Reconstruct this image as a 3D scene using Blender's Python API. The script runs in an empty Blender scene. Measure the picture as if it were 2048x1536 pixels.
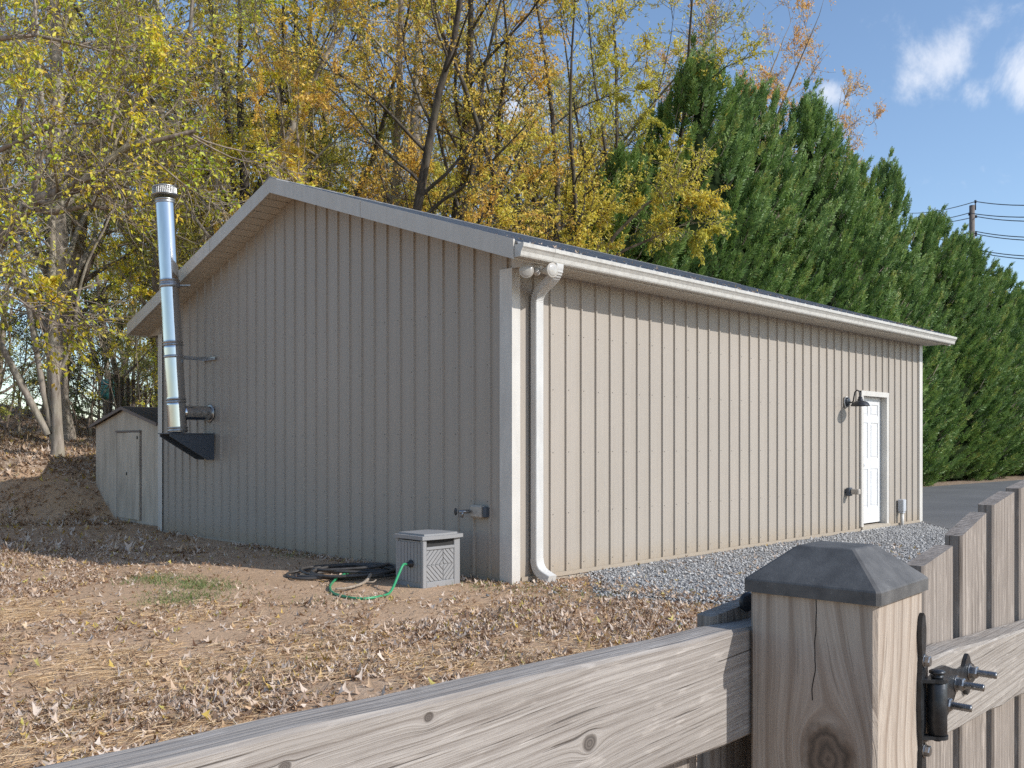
import bpy, math, random
import numpy as np
from mathutils import Vector, Matrix, noise as mnoise

R = math.radians
S2 = math.sqrt(0.5)
SC = bpy.context.scene
COL = SC.collection

# ------------------------------------------------------------------ camera, sky, sun, exposure
CAM = Vector((-8.63 * S2, -8.63 * S2, 1.30))
cam_data = bpy.data.cameras.new('camera')
cam_data.sensor_width = 36.0
cam_data.lens = 36.0 * 1861.0 / 2048.0
cam_data.shift_y = 120.0 / 2048.0
cam_data.clip_start = 0.05
cam_data.clip_end = 2000.0
cam = bpy.data.objects.new('camera', cam_data)
cam.location = CAM
cam.rotation_euler = (R(90), 0, R(-45))
COL.objects.link(cam)
SC.camera = cam

SUN_DIR = Vector((0.60, -1.45, 1.0)).normalized()
SUN_EL = math.asin(SUN_DIR.z)
SUN_AZ = math.atan2(SUN_DIR.x, SUN_DIR.y)        # clockwise from +Y

world = bpy.data.worlds.new('World')
SC.world = world
world.use_nodes = True
wn, wl = world.node_tree.nodes, world.node_tree.links
wn.clear()
w_out = wn.new('ShaderNodeOutputWorld')
w_bg = wn.new('ShaderNodeBackground')
w_bg.inputs['Strength'].default_value = 0.15
w_sky = wn.new('ShaderNodeTexSky')
w_sky.sky_type = 'NISHITA'
w_sky.sun_disc = False
w_sky.sun_elevation = SUN_EL
w_sky.sun_rotation = SUN_AZ
w_sky.air_density = 1.0
w_sky.dust_density = 0.5
w_sky.ozone_density = 2.5
# thin broken clouds, fixed in the sky by direction
w_tc = wn.new('ShaderNodeTexCoord')
def wmath(op, a, b=None, c=None):
    n = wn.new('ShaderNodeMath'); n.operation = op
    for i, v in enumerate((a, b, c)):
        if v is None: continue
        if isinstance(v, (int, float)): n.inputs[i].default_value = v
        else: wl.new(v, n.inputs[i])
    return n.outputs[0]
w_nz = wn.new('ShaderNodeTexNoise'); w_nz.inputs['Scale'].default_value = 11.0
w_nz.inputs['Detail'].default_value = 7.0; w_nz.inputs['Roughness'].default_value = 0.66
w_nz.inputs['Distortion'].default_value = 0.25
wl.new(w_tc.outputs['Generated'], w_nz.inputs['Vector'])
field = w_nz.outputs['Fac']
def cloud_dir(px, py):
    v = Vector(((px - 1024) / 1861.0, 1.0, (888 - py) / 1861.0))
    return Vector(((v.x + v.y) * S2, (v.y - v.x) * S2, v.z)).normalized()
bump = None
for px, py, rad, amp in ((1850, 152, 0.022, 0.20), (1880, 125, 0.030, 0.27), (1912, 110, 0.026, 0.25), (1932, 80, 0.022, 0.18), (1890, 60, 0.02, 0.08), (1960, 40, 0.035, 0.12), (1946, 190, 0.017, 0.22), (1958, 165, 0.012, 0.16),
                         (2055, 150, 0.030, 0.30), (2075, 110, 0.03, 0.2), (1655, 185, 0.014, 0.24), (1010, 250, 0.05, 0.25), (1135, 235, 0.04, 0.2), (2150, 60, 0.06, 0.2)):
    d = cloud_dir(px, py)
    sub = wn.new('ShaderNodeVectorMath'); sub.operation = 'DISTANCE'
    wl.new(w_tc.outputs['Generated'], sub.inputs[0]); sub.inputs[1].default_value = d
    q = wmath('DIVIDE', sub.outputs['Value'], rad)
    g = wmath('MULTIPLY', wmath('EXPONENT', wmath('MULTIPLY', wmath('MULTIPLY', q, q), -1.0)), amp)
    bump = g if bump is None else wmath('MAXIMUM', bump, g)
tot = wmath('ADD', field, bump)
w_mr = wn.new('ShaderNodeMapRange'); w_mr.interpolation_type = 'SMOOTHSTEP'
w_mr.inputs['From Min'].default_value = 0.60; w_mr.inputs['From Max'].default_value = 0.92
w_mr.inputs['To Min'].default_value = 0.0; w_mr.inputs['To Max'].default_value = 0.66
wl.new(tot, w_mr.inputs['Value'])
w_mix = wn.new('ShaderNodeMixRGB')
wl.new(w_mr.outputs['Result'], w_mix.inputs['Fac'])
wl.new(w_sky.outputs['Color'], w_mix.inputs['Color1'])
w_mix.inputs['Color2'].default_value = (5.6, 5.7, 6.0, 1)
wl.new(w_mix.outputs['Color'], w_bg.inputs['Color'])
wl.new(w_bg.outputs['Background'], w_out.inputs['Surface'])

sun_data = bpy.data.lights.new('sun', 'SUN')
sun_data.energy = 3.3
sun_data.angle = R(0.5)
sun_data.color = (1.0, 0.99, 0.975)
sun = bpy.data.objects.new('sun', sun_data)
sun.rotation_euler = SUN_DIR.to_track_quat('Z', 'Y').to_euler()
sun.location = (0, 0, 30)
COL.objects.link(sun)

SC.view_settings.view_transform = 'Standard'
SC.view_settings.look = 'None'
SC.view_settings.exposure = 0.35
SC.view_settings.gamma = 1.0
SC.view_settings.use_curve_mapping = False
SC.render.engine = 'CYCLES'
SC.cycles.max_bounces = 8
SC.cycles.diffuse_bounces = 4
SC.cycles.glossy_bounces = 3
SC.cycles.transmission_bounces = 4
SC.cycles.use_denoising = False
SC.cycles.denoiser = 'OPENIMAGEDENOISE'

# ------------------------------------------------------------------ small helpers
def c2w(r, f, z=None):
    """metres right of / ahead of the viewpoint -> world x, y"""
    x, y = CAM.x + (r + f) * S2, CAM.y + (f - r) * S2
    return (x, y) if z is None else Vector((x, y, z))

def tag(o, label=None, cat=None, group=None, kind=None):
    if label: o['label'] = label
    if cat: o['category'] = cat
    if group: o['group'] = group
    if kind: o['kind'] = kind
    return o

def thing(name, label, cat, loc=(0, 0, 0), group=None):
    o = bpy.data.objects.new(name, None)
    o.empty_display_size = 0.2
    COL.objects.link(o); o.location = loc
    tag(o, label, cat, group)
    return o

def origin_of(o):
    v = Vector((0, 0, 0))
    while o is not None:
        v += o.location; o = o.parent
    return v

def link_mesh(name, me, parent=None, loc=None, mat=None):
    o = bpy.data.objects.new(name, me)
    COL.objects.link(o)
    if parent is not None: o.parent = parent
    if loc is not None: o.location = loc
    return o

def np_mesh(name, verts, faces, mat=None, smooth=False, attr=None):
    """fast mesh from arrays; faces is one (M,k) array or a list of such arrays"""
    if not isinstance(faces, (list, tuple)): faces = [faces]
    faces = [f for f in faces if len(f)]
    me = bpy.data.meshes.new(name)
    verts = np.asarray(verts, dtype=np.float32)
    me.vertices.add(len(verts)); me.vertices.foreach_set('co', verts.ravel())
    tot = sum(f.size for f in faces); nf = sum(len(f) for f in faces)
    me.loops.add(tot); me.polygons.add(nf)
    me.loops.foreach_set('vertex_index', np.concatenate([f.ravel() for f in faces]).astype(np.int32))
    lens = np.concatenate([np.full(len(f), f.shape[1]) for f in faces])
    starts = np.concatenate([[0], np.cumsum(lens)[:-1]])
    me.polygons.foreach_set('loop_start', starts.astype(np.int32))
    me.polygons.foreach_set('loop_total', lens.astype(np.int32))
    if smooth: me.polygons.foreach_set('use_smooth', np.ones(nf, dtype=bool))
    me.update(calc_edges=True)
    if attr is not None:
        a = me.attributes.new('rnd', 'FLOAT', 'FACE')
        a.data.foreach_set('value', np.asarray(attr, dtype=np.float32))
    if mat: me.materials.append(mat)
    return me

class MB:
    """collects shapes in world coordinates, links them as one mesh"""
    def __init__(s): s.v = []; s.f = []; s.sm = []
    def add(s, vs, fs, smooth=False):
        b = len(s.v); s.v += [Vector(v) for v in vs]
        for f in fs: s.f.append([b + i for i in f]); s.sm.append(smooth)
        return s
    def box(s, lo, hi, M=None, bevel=0.0):
        x0, y0, z0 = lo; x1, y1, z1 = hi
        if bevel > 0:
            b = bevel; vs = []; 
            # chamfered box as convex hull style: 24 verts
            def P(x, y, z): return Vector((x, y, z))
            import itertools
            idx = {}
            for sx, sy, sz in itertools.product((0, 1), repeat=3):
                X, Y, Z = (x0, x1)[sx], (y0, y1)[sy], (z0, z1)[sz]
                dx, dy, dz = (b, -b)[sx], (b, -b)[sy], (b, -b)[sz]
                idx[(sx, sy, sz, 'x')] = len(vs); vs.append(P(X, Y + dy, Z + dz))
                idx[(sx, sy, sz, 'y')] = len(vs); vs.append(P(X + dx, Y, Z + dz))
                idx[(sx, sy, sz, 'z')] = len(vs); vs.append(P(X + dx, Y + dy, Z))
            fs = []
            g = lambda a, k: idx[a + (k,)]
            for s_ in (0, 1):
                q = [(s_, 0, 0), (s_, 1, 0), (s_, 1, 1), (s_, 0, 1)]
                f = [g(a, 'x') for a in q]; fs.append(f if s_ else f[::-1])
                q = [(0, s_, 0), (0, s_, 1), (1, s_, 1), (1, s_, 0)]
                f = [g(a, 'y') for a in q]; fs.append(f if s_ else f[::-1])
                q = [(0, 0, s_), (1, 0, s_), (1, 1, s_), (0, 1, s_)]
                f = [g(a, 'z') for a in q]; fs.append(f if s_ else f[::-1])
            for a in (0, 1):
                for c in (0, 1):
                    p, q = (0, a, c), (1, a, c); fs.append([g(p, 'y'), g(q, 'y'), g(q, 'z'), g(p, 'z')])
                    p, q = (a, 0, c), (a, 1, c); fs.append([g(p, 'x'), g(q, 'x'), g(q, 'z'), g(p, 'z')])
                    p, q = (a, c, 0), (a, c, 1); fs.append([g(p, 'x'), g(q, 'x'), g(q, 'y'), g(p, 'y')])
            for a in itertools.product((0, 1), repeat=3): fs.append([g(a, 'x'), g(a, 'y'), g(a, 'z')])
        else:
            vs = [Vector(p) for p in ((x0, y0, z0), (x1, y0, z0), (x1, y1, z0), (x0, y1, z0), (x0, y0, z1), (x1, y0, z1), (x1, y1, z1), (x0, y1, z1))]
            fs = [(0, 3, 2, 1), (4, 5, 6, 7), (0, 1, 5, 4), (1, 2, 6, 5), (2, 3, 7, 6), (3, 0, 4, 7)]
        if M is not None: vs = [M @ v for v in vs]
        return s.add(vs, fs)
    def prism(s, poly, vec, M=None, smooth=False):
        n = len(poly); poly = [Vector(p) for p in poly]; vec = Vector(vec)
        vs = poly + [p + vec for p in poly]
        if M is not None: vs = [M @ v for v in vs]
        s.add(vs, [list(range(n))[::-1], list(range(n, 2 * n))])
        b = len(s.v) - 2 * n
        for i in range(n):
            j = (i + 1) % n
            s.f.append([b + i, b + j, b + n + j, b + n + i]); s.sm.append(smooth)
        return s
    def tube(s, pts, rad, sides=8, caps=True, smooth=True, squash=None):
        pts = [Vector(p) for p in pts]; n = len(pts)
        if not hasattr(rad, '__len__'): rad = [rad] * n
        t0 = (pts[1] - pts[0]).normalized()
        up = Vector((0, 0, 1)) if abs(t0.z) < 0.9 else Vector((1, 0, 0))
        a = t0.cross(up).normalized(); vs = []
        for i in range(n):
            t = (pts[min(i + 1, n - 1)] - pts[max(i - 1, 0)]).normalized()
            a = (a - t * a.dot(t)).normalized(); b = t.cross(a)
            for k in range(sides):
                th = 2 * math.pi * (k + 0.5) / sides
                ca, sb = math.cos(th), math.sin(th)
                if squash: ca, sb = ca * squash[0], sb * squash[1]
                vs.append(pts[i] + (a * ca + b * sb) * rad[i])
        fs = []
        for i in range(n - 1):
            for k in range(sides):
                k2 = (k + 1) % sides
                fs.append([i * sides + k, i * sides + k2, (i + 1) * sides + k2, (i + 1) * sides + k])
        s.add(vs, fs, smooth)
        if caps:
            b = len(s.v) - len(vs)
            s.f.append([b + k for k in range(sides)][::-1]); s.sm.append(False)
            s.f.append([b + (n - 1) * sides + k for k in range(sides)]); s.sm.append(False)
        return s
    def lathe(s, prof, M, sides=24, smooth=True):
        """prof: list of (radius, z) turned about local z of matrix M"""
        n = len(prof); vs = []
        for r, z in prof:
            for k in range(sides):
                th = 2 * math.pi * k / sides
                vs.append(M @ Vector((r * math.cos(th), r * math.sin(th), z)))
        fs = []
        for i in range(n - 1):
            for k in range(sides):
                k2 = (k + 1) % sides
                fs.append([i * sides + k, i * sides + k2, (i + 1) * sides + k2, (i + 1) * sides + k])
        s.add(vs, fs, smooth)
        b = len(s.v) - len(vs)
        if prof[0][0] > 1e-5: s.f.append([b + k for k in range(sides)][::-1]); s.sm.append(False)
        if prof[-1][0] > 1e-5: s.f.append([b + (n - 1) * sides + k for k in range(sides)]); s.sm.append(False)
        return s
    def mesh(s, name, mat, origin=(0, 0, 0)):
        o = Vector(origin)
        me = bpy.data.meshes.new(name)
        me.from_pydata([v - o for v in s.v], [], s.f)
        me.polygons.foreach_set('use_smooth', s.sm)
        me.materials.append(mat); me.update()
        return me
    def build(s, name, mat, parent=None):
        o = origin_of(parent) if parent is not None else Vector((0, 0, 0))
        return link_mesh(name, s.mesh(name, mat, o), parent)

def axis_matrix(origin, zdir, xhint=(1, 0, 0)):
    z = Vector(zdir).normalized(); x = Vector(xhint)
    x = (x - z * x.dot(z))
    if x.length < 1e-4: x = Vector((0, 1, 0)) - z * z.y
    x.normalize(); y = z.cross(x)
    M = Matrix((x, y, z)).transposed().to_4x4(); M.translation = Vector(origin)
    return M

# ------------------------------------------------------------------ materials
class NT:
    def __init__(s, name):
        s.m = bpy.data.materials.new(name); s.m.use_nodes = True
        s.n, s.l = s.m.node_tree.nodes, s.m.node_tree.links
        s.n.clear(); s.out = s.n.new('ShaderNodeOutputMaterial')
        s.p = s.n.new('ShaderNodeBsdfPrincipled'); s.l.new(s.p.outputs[0], s.out.inputs['Surface'])
        s.p.inputs['Roughness'].default_value = 0.7
    def set(s, node, key, v):
        if hasattr(v, 'is_output') or isinstance(v, bpy.types.NodeSocket): s.l.new(v, node.inputs[key])
        else: node.inputs[key].default_value = v
    def tc(s, which='Object'):
        t = s.n.new('ShaderNodeTexCoord'); return t.outputs[which]
    def pos(s):
        return s.n.new('ShaderNodeNewGeometry').outputs['Position']
    def rnd(s):
        return s.n.new('ShaderNodeObjectInfo').outputs['Random']
    def attr(s, name='rnd'):
        a = s.n.new('ShaderNodeAttribute'); a.attribute_name = name; return a.outputs['Fac']
    def mapv(s, vec, scale=(1, 1, 1), loc=(0, 0, 0), rot=(0, 0, 0)):
        m = s.n.new('ShaderNodeMapping'); s.l.new(vec, m.inputs['Vector'])
        m.inputs['Scale'].default_value = scale; s.set(m, 'Location', loc); m.inputs['Rotation'].default_value = rot
        return m.outputs[0]
    def noise(s, vec, scale=5, detail=4, rough=0.55, dist=0.0, out='Fac'):
        t = s.n.new('ShaderNodeTexNoise'); s.l.new(vec, t.inputs['Vector'])
        t.inputs['Scale'].default_value = scale; t.inputs['Detail'].default_value = detail
        t.inputs['Roughness'].default_value = rough; t.inputs['Distortion'].default_value = dist
        return t.outputs[out]
    def voro(s, vec, scale=5, feature='F1', out='Distance'):
        t = s.n.new('ShaderNodeTexVoronoi'); s.l.new(vec, t.inputs['Vector']); t.feature = feature
        t.inputs['Scale'].default_value = scale; return t.outputs[out]
    def math(s, op, a, b=None, c=None):
        m = s.n.new('ShaderNodeMath'); m.operation = op
        for i, v in enumerate((a, b, c)):
            if v is not None: s.set(m, i, v)
        return m.outputs[0]
    def ramp(s, fac, stops, interp='LINEAR'):
        r = s.n.new('ShaderNodeValToRGB'); s.l.new(fac, r.inputs['Fac']); cr = r.color_ramp
        cr.interpolation = interp
        while len(cr.elements) < len(stops): cr.elements.new(0.5)
        for e, (p, c) in zip(cr.elements, stops):
            e.position = p; e.color = (c, c, c, 1) if isinstance(c, (int, float)) else tuple(c) + (1,)
        return r.outputs['Color']
    def mix(s, fac, a, b, mode='MIX'):
        m = s.n.new('ShaderNodeMixRGB'); m.blend_type = mode
        for k, v in (('Fac', fac), ('Color1', a), ('Color2', b)):
            if isinstance(v, tuple): v = v + (1,)
            s.set(m, k, v)
        return m.outputs[0]
    def bump(s, h, strength=0.5, dist=0.01, prev=None):
        b = s.n.new('ShaderNodeBump'); s.l.new(h, b.inputs['Height'])
        b.inputs['Strength'].default_value = strength; b.inputs['Distance'].default_value = dist
        if prev is not None: s.l.new(prev, b.inputs['Normal'])
        return b.outputs[0]
    def sep(s, vec):
        x = s.n.new('ShaderNodeSeparateXYZ'); s.l.new(vec, x.inputs[0]); return x.outputs
    def comb(s, x, y, z):
        c = s.n.new('ShaderNodeCombineXYZ')
        for i, v in enumerate((x, y, z)): s.set(c, i, v)
        return c.outputs[0]
    def fin(s, color=None, rough=None, metal=None, normal=None, spec=None):
        for k, v in (('Base Color', color), ('Roughness', rough), ('Metallic', metal), ('Normal', normal), ('Specular IOR Level', spec)):
            if v is None: continue
            if isinstance(v, tuple): v = v + (1,)
            s.set(s.p, k, v)
        return s.m

def painted(name, col, rough=0.5, dirt=0.25, dirt_col=(0.20, 0.15, 0.10), scale=3.0, streak=True, bump=0.0, spec=0.4):
    t = NT(name); P = t.pos()
    v = t.mapv(P, (1, 1, 0.18) if streak else (1, 1, 1))
    n1 = t.noise(v, scale * 4, 5, 0.6); n2 = t.noise(P, scale, 3)
    m = t.math('MULTIPLY', t.ramp(n1, [(0.42, 0.0), (0.78, 1.0)]), dirt)
    c = t.mix(m, col, dirt_col)
    c = t.mix(0.35, c, t.ramp(n2, [(0.3, tuple(x * 0.85 for x in col)), (0.7, tuple(min(1, x * 1.1) for x in col))]))
    nb = t.bump(t.noise(P, 60, 3), 0.15 + bump, 0.002)
    return t.fin(c, t.math('ADD', t.math('MULTIPLY', n1, 0.2), rough - 0.1), normal=nb, spec=spec)

def siding_mat():
    t = NT('tan_painted_steel'); P = t.pos(); z = t.sep(P)[2]
    base = (0.435, 0.395, 0.335)
    v = t.mapv(P, (1.0, 1.0, 0.10))
    n1 = t.noise(v, 9, 5, 0.6); n2 = t.noise(P, 0.8, 3); n3 = t.noise(t.mapv(P, (1, 1, 0.02)), 45, 2)
    c = t.mix(t.ramp(n2, [(0.3, 0.0), (0.7, 1.0)]), (0.365, 0.314, 0.258), (0.395, 0.340, 0.280))
    c = t.mix(t.math('MULTIPLY', t.ramp(n3, [(0.4, 0.0), (0.7, 1.0)]), 0.18), c, (0.44, 0.40, 0.345))
    c = t.mix(t.math('MULTIPLY', t.rnd(), 0.16), c, (0.31, 0.275, 0.23))
    c = t.mix(t.math('MULTIPLY', t.ramp(n1, [(0.5, 0.0), (0.8, 1.0)]), 0.28), c, (0.30, 0.25, 0.19))
    # splashed soil along the foot of the wall
    low = t.math('SUBTRACT', 1.0, t.math('DIVIDE', z, 0.26), None)
    low = t.math('MULTIPLY', t.math('MAXIMUM', low, 0.0), t.math('MULTIPLY', t.noise(P, 14, 5), 1.5))
    c = t.mix(t.math('MINIMUM', t.math('MULTIPLY', low, 0.9), 0.6), c, (0.36, 0.28, 0.19))
    nb = t.bump(t.noise(t.mapv(P, (1, 1, 0.25)), 4, 2), 0.5, 0.014)
    return t.fin(c, 0.50, normal=nb, spec=0.35)

def wood_mat(name, light, dark, weather, axis='z', freq=26, knots=(), contrast=0.6, flecks=0.3, rough=0.85, plane='xz', gray_mix=0.5, jitter=True, crack=0.0, warp=0.10, checks=0.8):
    """grain flows round knots like water round a stone; object coordinates, 'axis' runs along the board"""
    t = NT(name); O = t.tc('Object')
    if jitter:
        rn = t.rnd()
        O2 = t.n.new('ShaderNodeVectorMath'); O2.operation = 'ADD'; t.l.new(O, O2.inputs[0])
        t.l.new(t.comb(t.math('MULTIPLY', rn, 3.1), t.math('MULTIPLY', rn, 5.7), t.math('MULTIPLY', rn, 9.3)), O2.inputs[1]); O = O2.outputs[0]
    s = t.sep(O)
    if axis == 'z': along, a1, a2 = s[2], s[1], s[0]
    else: along, a1, a2 = s[0], s[2], s[1]
    wav = t.noise(t.comb(t.math('MULTIPLY', along, 1.6), t.math('MULTIPLY', a1, 6.0), t.math('MULTIPLY', a2, 6.0)), 1.0, 3, 0.5)
    u = t.math('ADD', t.math('ADD', a1, t.math('MULTIPLY', a2, 0.83)), t.math('MULTIPLY', t.math('SUBTRACT', wav, 0.5), warp))
    for ku, kw, kr in knots:
        du = t.math('SUBTRACT', a1, ku); dw = t.math('MULTIPLY', t.math('SUBTRACT', along, kw), 0.62)
        d2 = t.math('ADD', t.math('ADD', t.math('MULTIPLY', du, du), t.math('MULTIPLY', dw, dw)), 1e-5)
        k = t.math('MINIMUM', t.math('DIVIDE', kr * kr, d2), 1.0)
        u = t.math('SUBTRACT', u, t.math('MULTIPLY', du, k))
        u = t.math('ADD', u, t.math('MULTIPLY', t.math('EXPONENT', t.math('DIVIDE', d2, -(kr * kr * 5.0))), kr * 0.5))
    fr = t.math('FRACT', t.math('MULTIPLY', u, freq))
    line = t.ramp(fr, [(0.0, 0.0), (0.6, 0.12), (0.86, 1.0), (0.95, 0.9), (1.0, 0.0)])
    fine = t.noise(t.comb(t.math('MULTIPLY', along, 5.0), t.math('MULTIPLY', u, 260.0), t.math('MULTIPLY', a2, 160.0)), 1.0, 4, 0.65)
    broad = t.noise(t.comb(t.math('MULTIPLY', along, 2.0), t.math('MULTIPLY', a1, 14.0), t.math('MULTIPLY', a2, 14.0)), 1.0, 4, 0.6)
    g = t.math('ADD', t.math('MULTIPLY', line, contrast), t.math('MULTIPLY', t.ramp(fine, [(0.40, 0.0), (0.72, 1.0)]), 1.0 - contrast))
    c = t.mix(g, light, dark)
    c = t.mix(t.math('MULTIPLY', t.ramp(broad, [(0.35, 0.0), (0.65, 1.0)]), gray_mix), c, weather)
    if flecks > 0:
        fl = t.noise(t.comb(t.math('MULTIPLY', along, 22.0), t.math('MULTIPLY', a1, 130.0), t.math('MULTIPLY', a2, 130.0)), 1.0, 2, 0.5)
        c = t.mix(t.math('MULTIPLY', t.ramp(fl, [(0.60, 0.0), (0.68, 1.0)]), flecks), c, tuple(min(0.8, x * 1.45) for x in light))
    h = t.math('SUBTRACT', 1.0, g)
    if checks > 0:
        cn = t.noise(t.comb(t.math('MULTIPLY', along, 5.5), t.math('MULTIPLY', u, 330.0), t.math('MULTIPLY', a2, 60.0)), 1.0, 2, 0.5)
        cm_ = t.math('MULTIPLY', t.ramp(cn, [(0.66, 0.0), (0.71, 1.0)]), checks)
        c = t.mix(cm_, c, tuple(x * 0.35 for x in dark)); h = t.math('SUBTRACT', h, t.math('MULTIPLY', cm_, 1.0))
        st = t.noise(t.comb(t.math('MULTIPLY', along, 3.0), t.math('MULTIPLY', a1, 30.0), t.math('MULTIPLY', a2, 30.0)), 1.0, 5, 0.7)
        c = t.mix(t.math('MULTIPLY', t.ramp(st, [(0.50, 0.0), (0.72, 1.0)]), 0.45), c, tuple(x * 0.8 for x in dark))
    for ku, kw, kr in knots:
        du = t.math('SUBTRACT', a1, ku); dw = t.math('MULTIPLY', t.math('SUBTRACT', along, kw), 0.72)
        dd = t.math('SQRT', t.math('ADD', t.math('MULTIPLY', du, du), t.math('MULTIPLY', dw, dw)))
        q = t.math('ADD', t.math('DIVIDE', dd, kr), t.math('MULTIPLY', t.math('SUBTRACT', t.noise(O, 60, 4), 0.5), 0.5))
        m = t.ramp(q, [(0.75, 1.0), (1.05, 0.0)])
        kc = t.ramp(t.math('FRACT', t.math('MULTIPLY', q, 3.2)), [(0.0, tuple(x * 0.22 for x in dark)), (0.5, tuple(x * 0.75 for x in dark)), (1.0, tuple(x * 0.22 for x in dark))])
        c = t.mix(t.math('MULTIPLY', m, 0.85), c, kc)
        h = t.math('SUBTRACT', h, t.math('MULTIPLY', m, 0.6))
    if crack != 0:
        ck = t.math('ADD', t.math('ADD', a1, crack), t.math('MULTIPLY', t.math('SUBTRACT', t.noise(t.comb(0.0, 0.0, along), 9, 3), 0.5), 0.022))
        m = t.math('MULTIPLY', t.math('LESS_THAN', t.math('ABSOLUTE', ck), 0.0006), t.math('GREATER_THAN', along, -0.272))
        c = t.mix(m, c, (0.03, 0.02, 0.015)); h = t.math('SUBTRACT', h, t.math('MULTIPLY', m, 1.2))
    nb = t.bump(h, 0.55, 0.0022)
    return t.fin(c, rough, normal=nb, spec=0.25)

def leaf_mat(name, stops, trans=0.45, rough=0.55):
    t = NT(name)
    c = t.ramp(t.attr(), stops)
    n = t.noise(t.tc('Object'), 0.55, 2)
    c = t.mix(t.math('MULTIPLY', t.ramp(n, [(0.35, 0.0), (0.65, 1.0)]), 0.35), c, t.ramp(t.math('FRACT', t.math('MULTIPLY', t.attr(), 7.3)), stops))
    d = t.n.new('ShaderNodeBsdfDiffuse'); t.l.new(c, d.inputs['Color'])
    tr = t.n.new('ShaderNodeBsdfTranslucent'); t.l.new(c, tr.inputs['Color'])
    g = t.n.new('ShaderNodeBsdfGlossy'); g.inputs['Roughness'].default_value = rough
    m = t.n.new('ShaderNodeMixShader'); m.inputs[0].default_value = trans
    t.l.new(d.outputs[0], m.inputs[1]); t.l.new(tr.outputs[0], m.inputs[2])
    m2 = t.n.new('ShaderNodeMixShader'); m2.inputs[0].default_value = 0.04
    t.l.new(m.outputs[0], m2.inputs[1]); t.l.new(g.outputs[0], m2.inputs[2])
    t.l.new(m2.outputs[0], t.out.inputs['Surface'])
    t.n.remove(t.p)
    return t.m

def simple(name, col, rough=0.6, metal=0.0, var=0.15, scale=20, bump=0.2, spec=0.5):
    t = NT(name); P = t.pos(); n = t.noise(P, scale, 4)
    c = t.mix(t.ramp(n, [(0.3, 0.0), (0.7, 1.0)]), tuple(x * (1 - var) for x in col), tuple(min(1, x * (1 + var)) for x in col))
    return t.fin(c, t.math('ADD', t.math('MULTIPLY', n, 0.2), rough - 0.1), metal, t.bump(n, bump, 0.002), spec)

M = {}
M['siding'] = siding_mat()
M['trim_tan'] = painted('light_trim_paint', (0.50, 0.455, 0.385), 0.45, 0.22)
M['white'] = painted('white_paint', (0.60, 0.56, 0.50), 0.4, 0.28)
M['door_white'] = painted('white_door_paint', (0.70, 0.69, 0.67), 0.4, 0.16)
M['gutter'] = painted('weathered_white_aluminium', (0.57, 0.54, 0.48), 0.4, 0.65, (0.20, 0.165, 0.13), 5.0, streak=False)
M['spout'] = painted('white_downspout_aluminium', (0.60, 0.58, 0.54), 0.35, 0.32)
M['soffit'] = painted('cream_soffit_vinyl', (0.58, 0.52, 0.43), 0.55, 0.2)
M['fascia'] = painted('tan_fascia_aluminium', (0.54, 0.49, 0.42), 0.42, 0.2)
M['dark'] = simple('dark_gap', (0.03, 0.028, 0.026), 0.9)
def roof_mat():
    t = NT('charcoal_roof_steel'); P = t.pos(); n = t.noise(P, 6, 5)
    c = t.mix(t.ramp(n, [(0.3, 0.0), (0.75, 1.0)]), (0.17, 0.17, 0.175), (0.27, 0.265, 0.26))
    return t.fin(c, 0.38, 0.0, t.bump(n, 0.2, 0.004), 0.6)
M['roof'] = roof_mat()
M['concrete'] = painted('slab_concrete', (0.42, 0.36, 0.28), 0.85, 0.4, streak=False)
M['black_metal'] = simple('black_powder_coat', (0.028, 0.029, 0.032), 0.42, 0.0, 0.25, 60, 0.3, 0.5)
M['hinge'] = simple('black_hinge_steel', (0.045, 0.047, 0.05), 0.38, 0.55, 0.3, 90, 0.35, 0.5)
M['zinc'] = simple('zinc_bolt_steel', (0.30, 0.30, 0.30), 0.32, 0.9, 0.2, 200, 0.2)
M['galv'] = simple('galvanised_strap', (0.40, 0.41, 0.42), 0.38, 0.8, 0.2, 30, 0.15)
M['bracket'] = simple('blue_grey_bracket_paint', (0.07, 0.08, 0.095), 0.5, 0.0, 0.15, 20)
def chrome():
    t = NT('polished_stainless_steel'); P = t.pos(); n = t.noise(t.mapv(P, (1, 1, 0.15)), 14, 4)
    return t.fin(t.mix(n, (0.48, 0.48, 0.48), (0.70, 0.69, 0.68)), t.math('ADD', t.math('MULTIPLY', n, 0.14), 0.06), 1.0, t.bump(t.noise(t.mapv(P, (1, 1, 0.3)), 6, 2), 0.25, 0.01))
M['chrome'] = chrome()
M['mesh_steel'] = simple('dull_stainless', (0.45, 0.44, 0.42), 0.35, 0.9, 0.2, 40)
M['resin'] = painted('grey_resin', (0.28, 0.275, 0.27), 0.5, 0.25, (0.25, 0.2, 0.15), 5, streak=False)
M['green_hose'] = simple('green_hose_vinyl', (0.045, 0.30, 0.13), 0.35, 0.0, 0.12, 30)
M['black_hose'] = simple('black_hose_rubber', (0.065, 0.058, 0.052), 0.5, 0.0, 0.3, 12)
M['grey_branch'] = simple('dead_stick_bark', (0.30, 0.24, 0.18), 0.9, 0, 0.3, 40, 0.6)
M['shed'] = painted('dirty_cream_shed_panel', (0.60, 0.515, 0.41), 0.75, 0.9, (0.22, 0.18, 0.13), 1.6, streak=True)
M['shed_trim'] = painted('brown_shed_trim', (0.20, 0.16, 0.14), 0.7, 0.3)
M['shingle'] = simple('mossy_dark_shingle', (0.075, 0.065, 0.055), 0.95, 0, 0.5, 18, 0.8)
M['lens'] = simple('frosted_lamp_glass', (0.46, 0.43, 0.38), 0.2, 0.0, 0.1, 30, 0.1, 0.6)
M['clear_cover'] = simple('yellowed_plastic_cover', (0.42, 0.37, 0.31), 0.35, 0.0, 0.15, 25)
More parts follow.
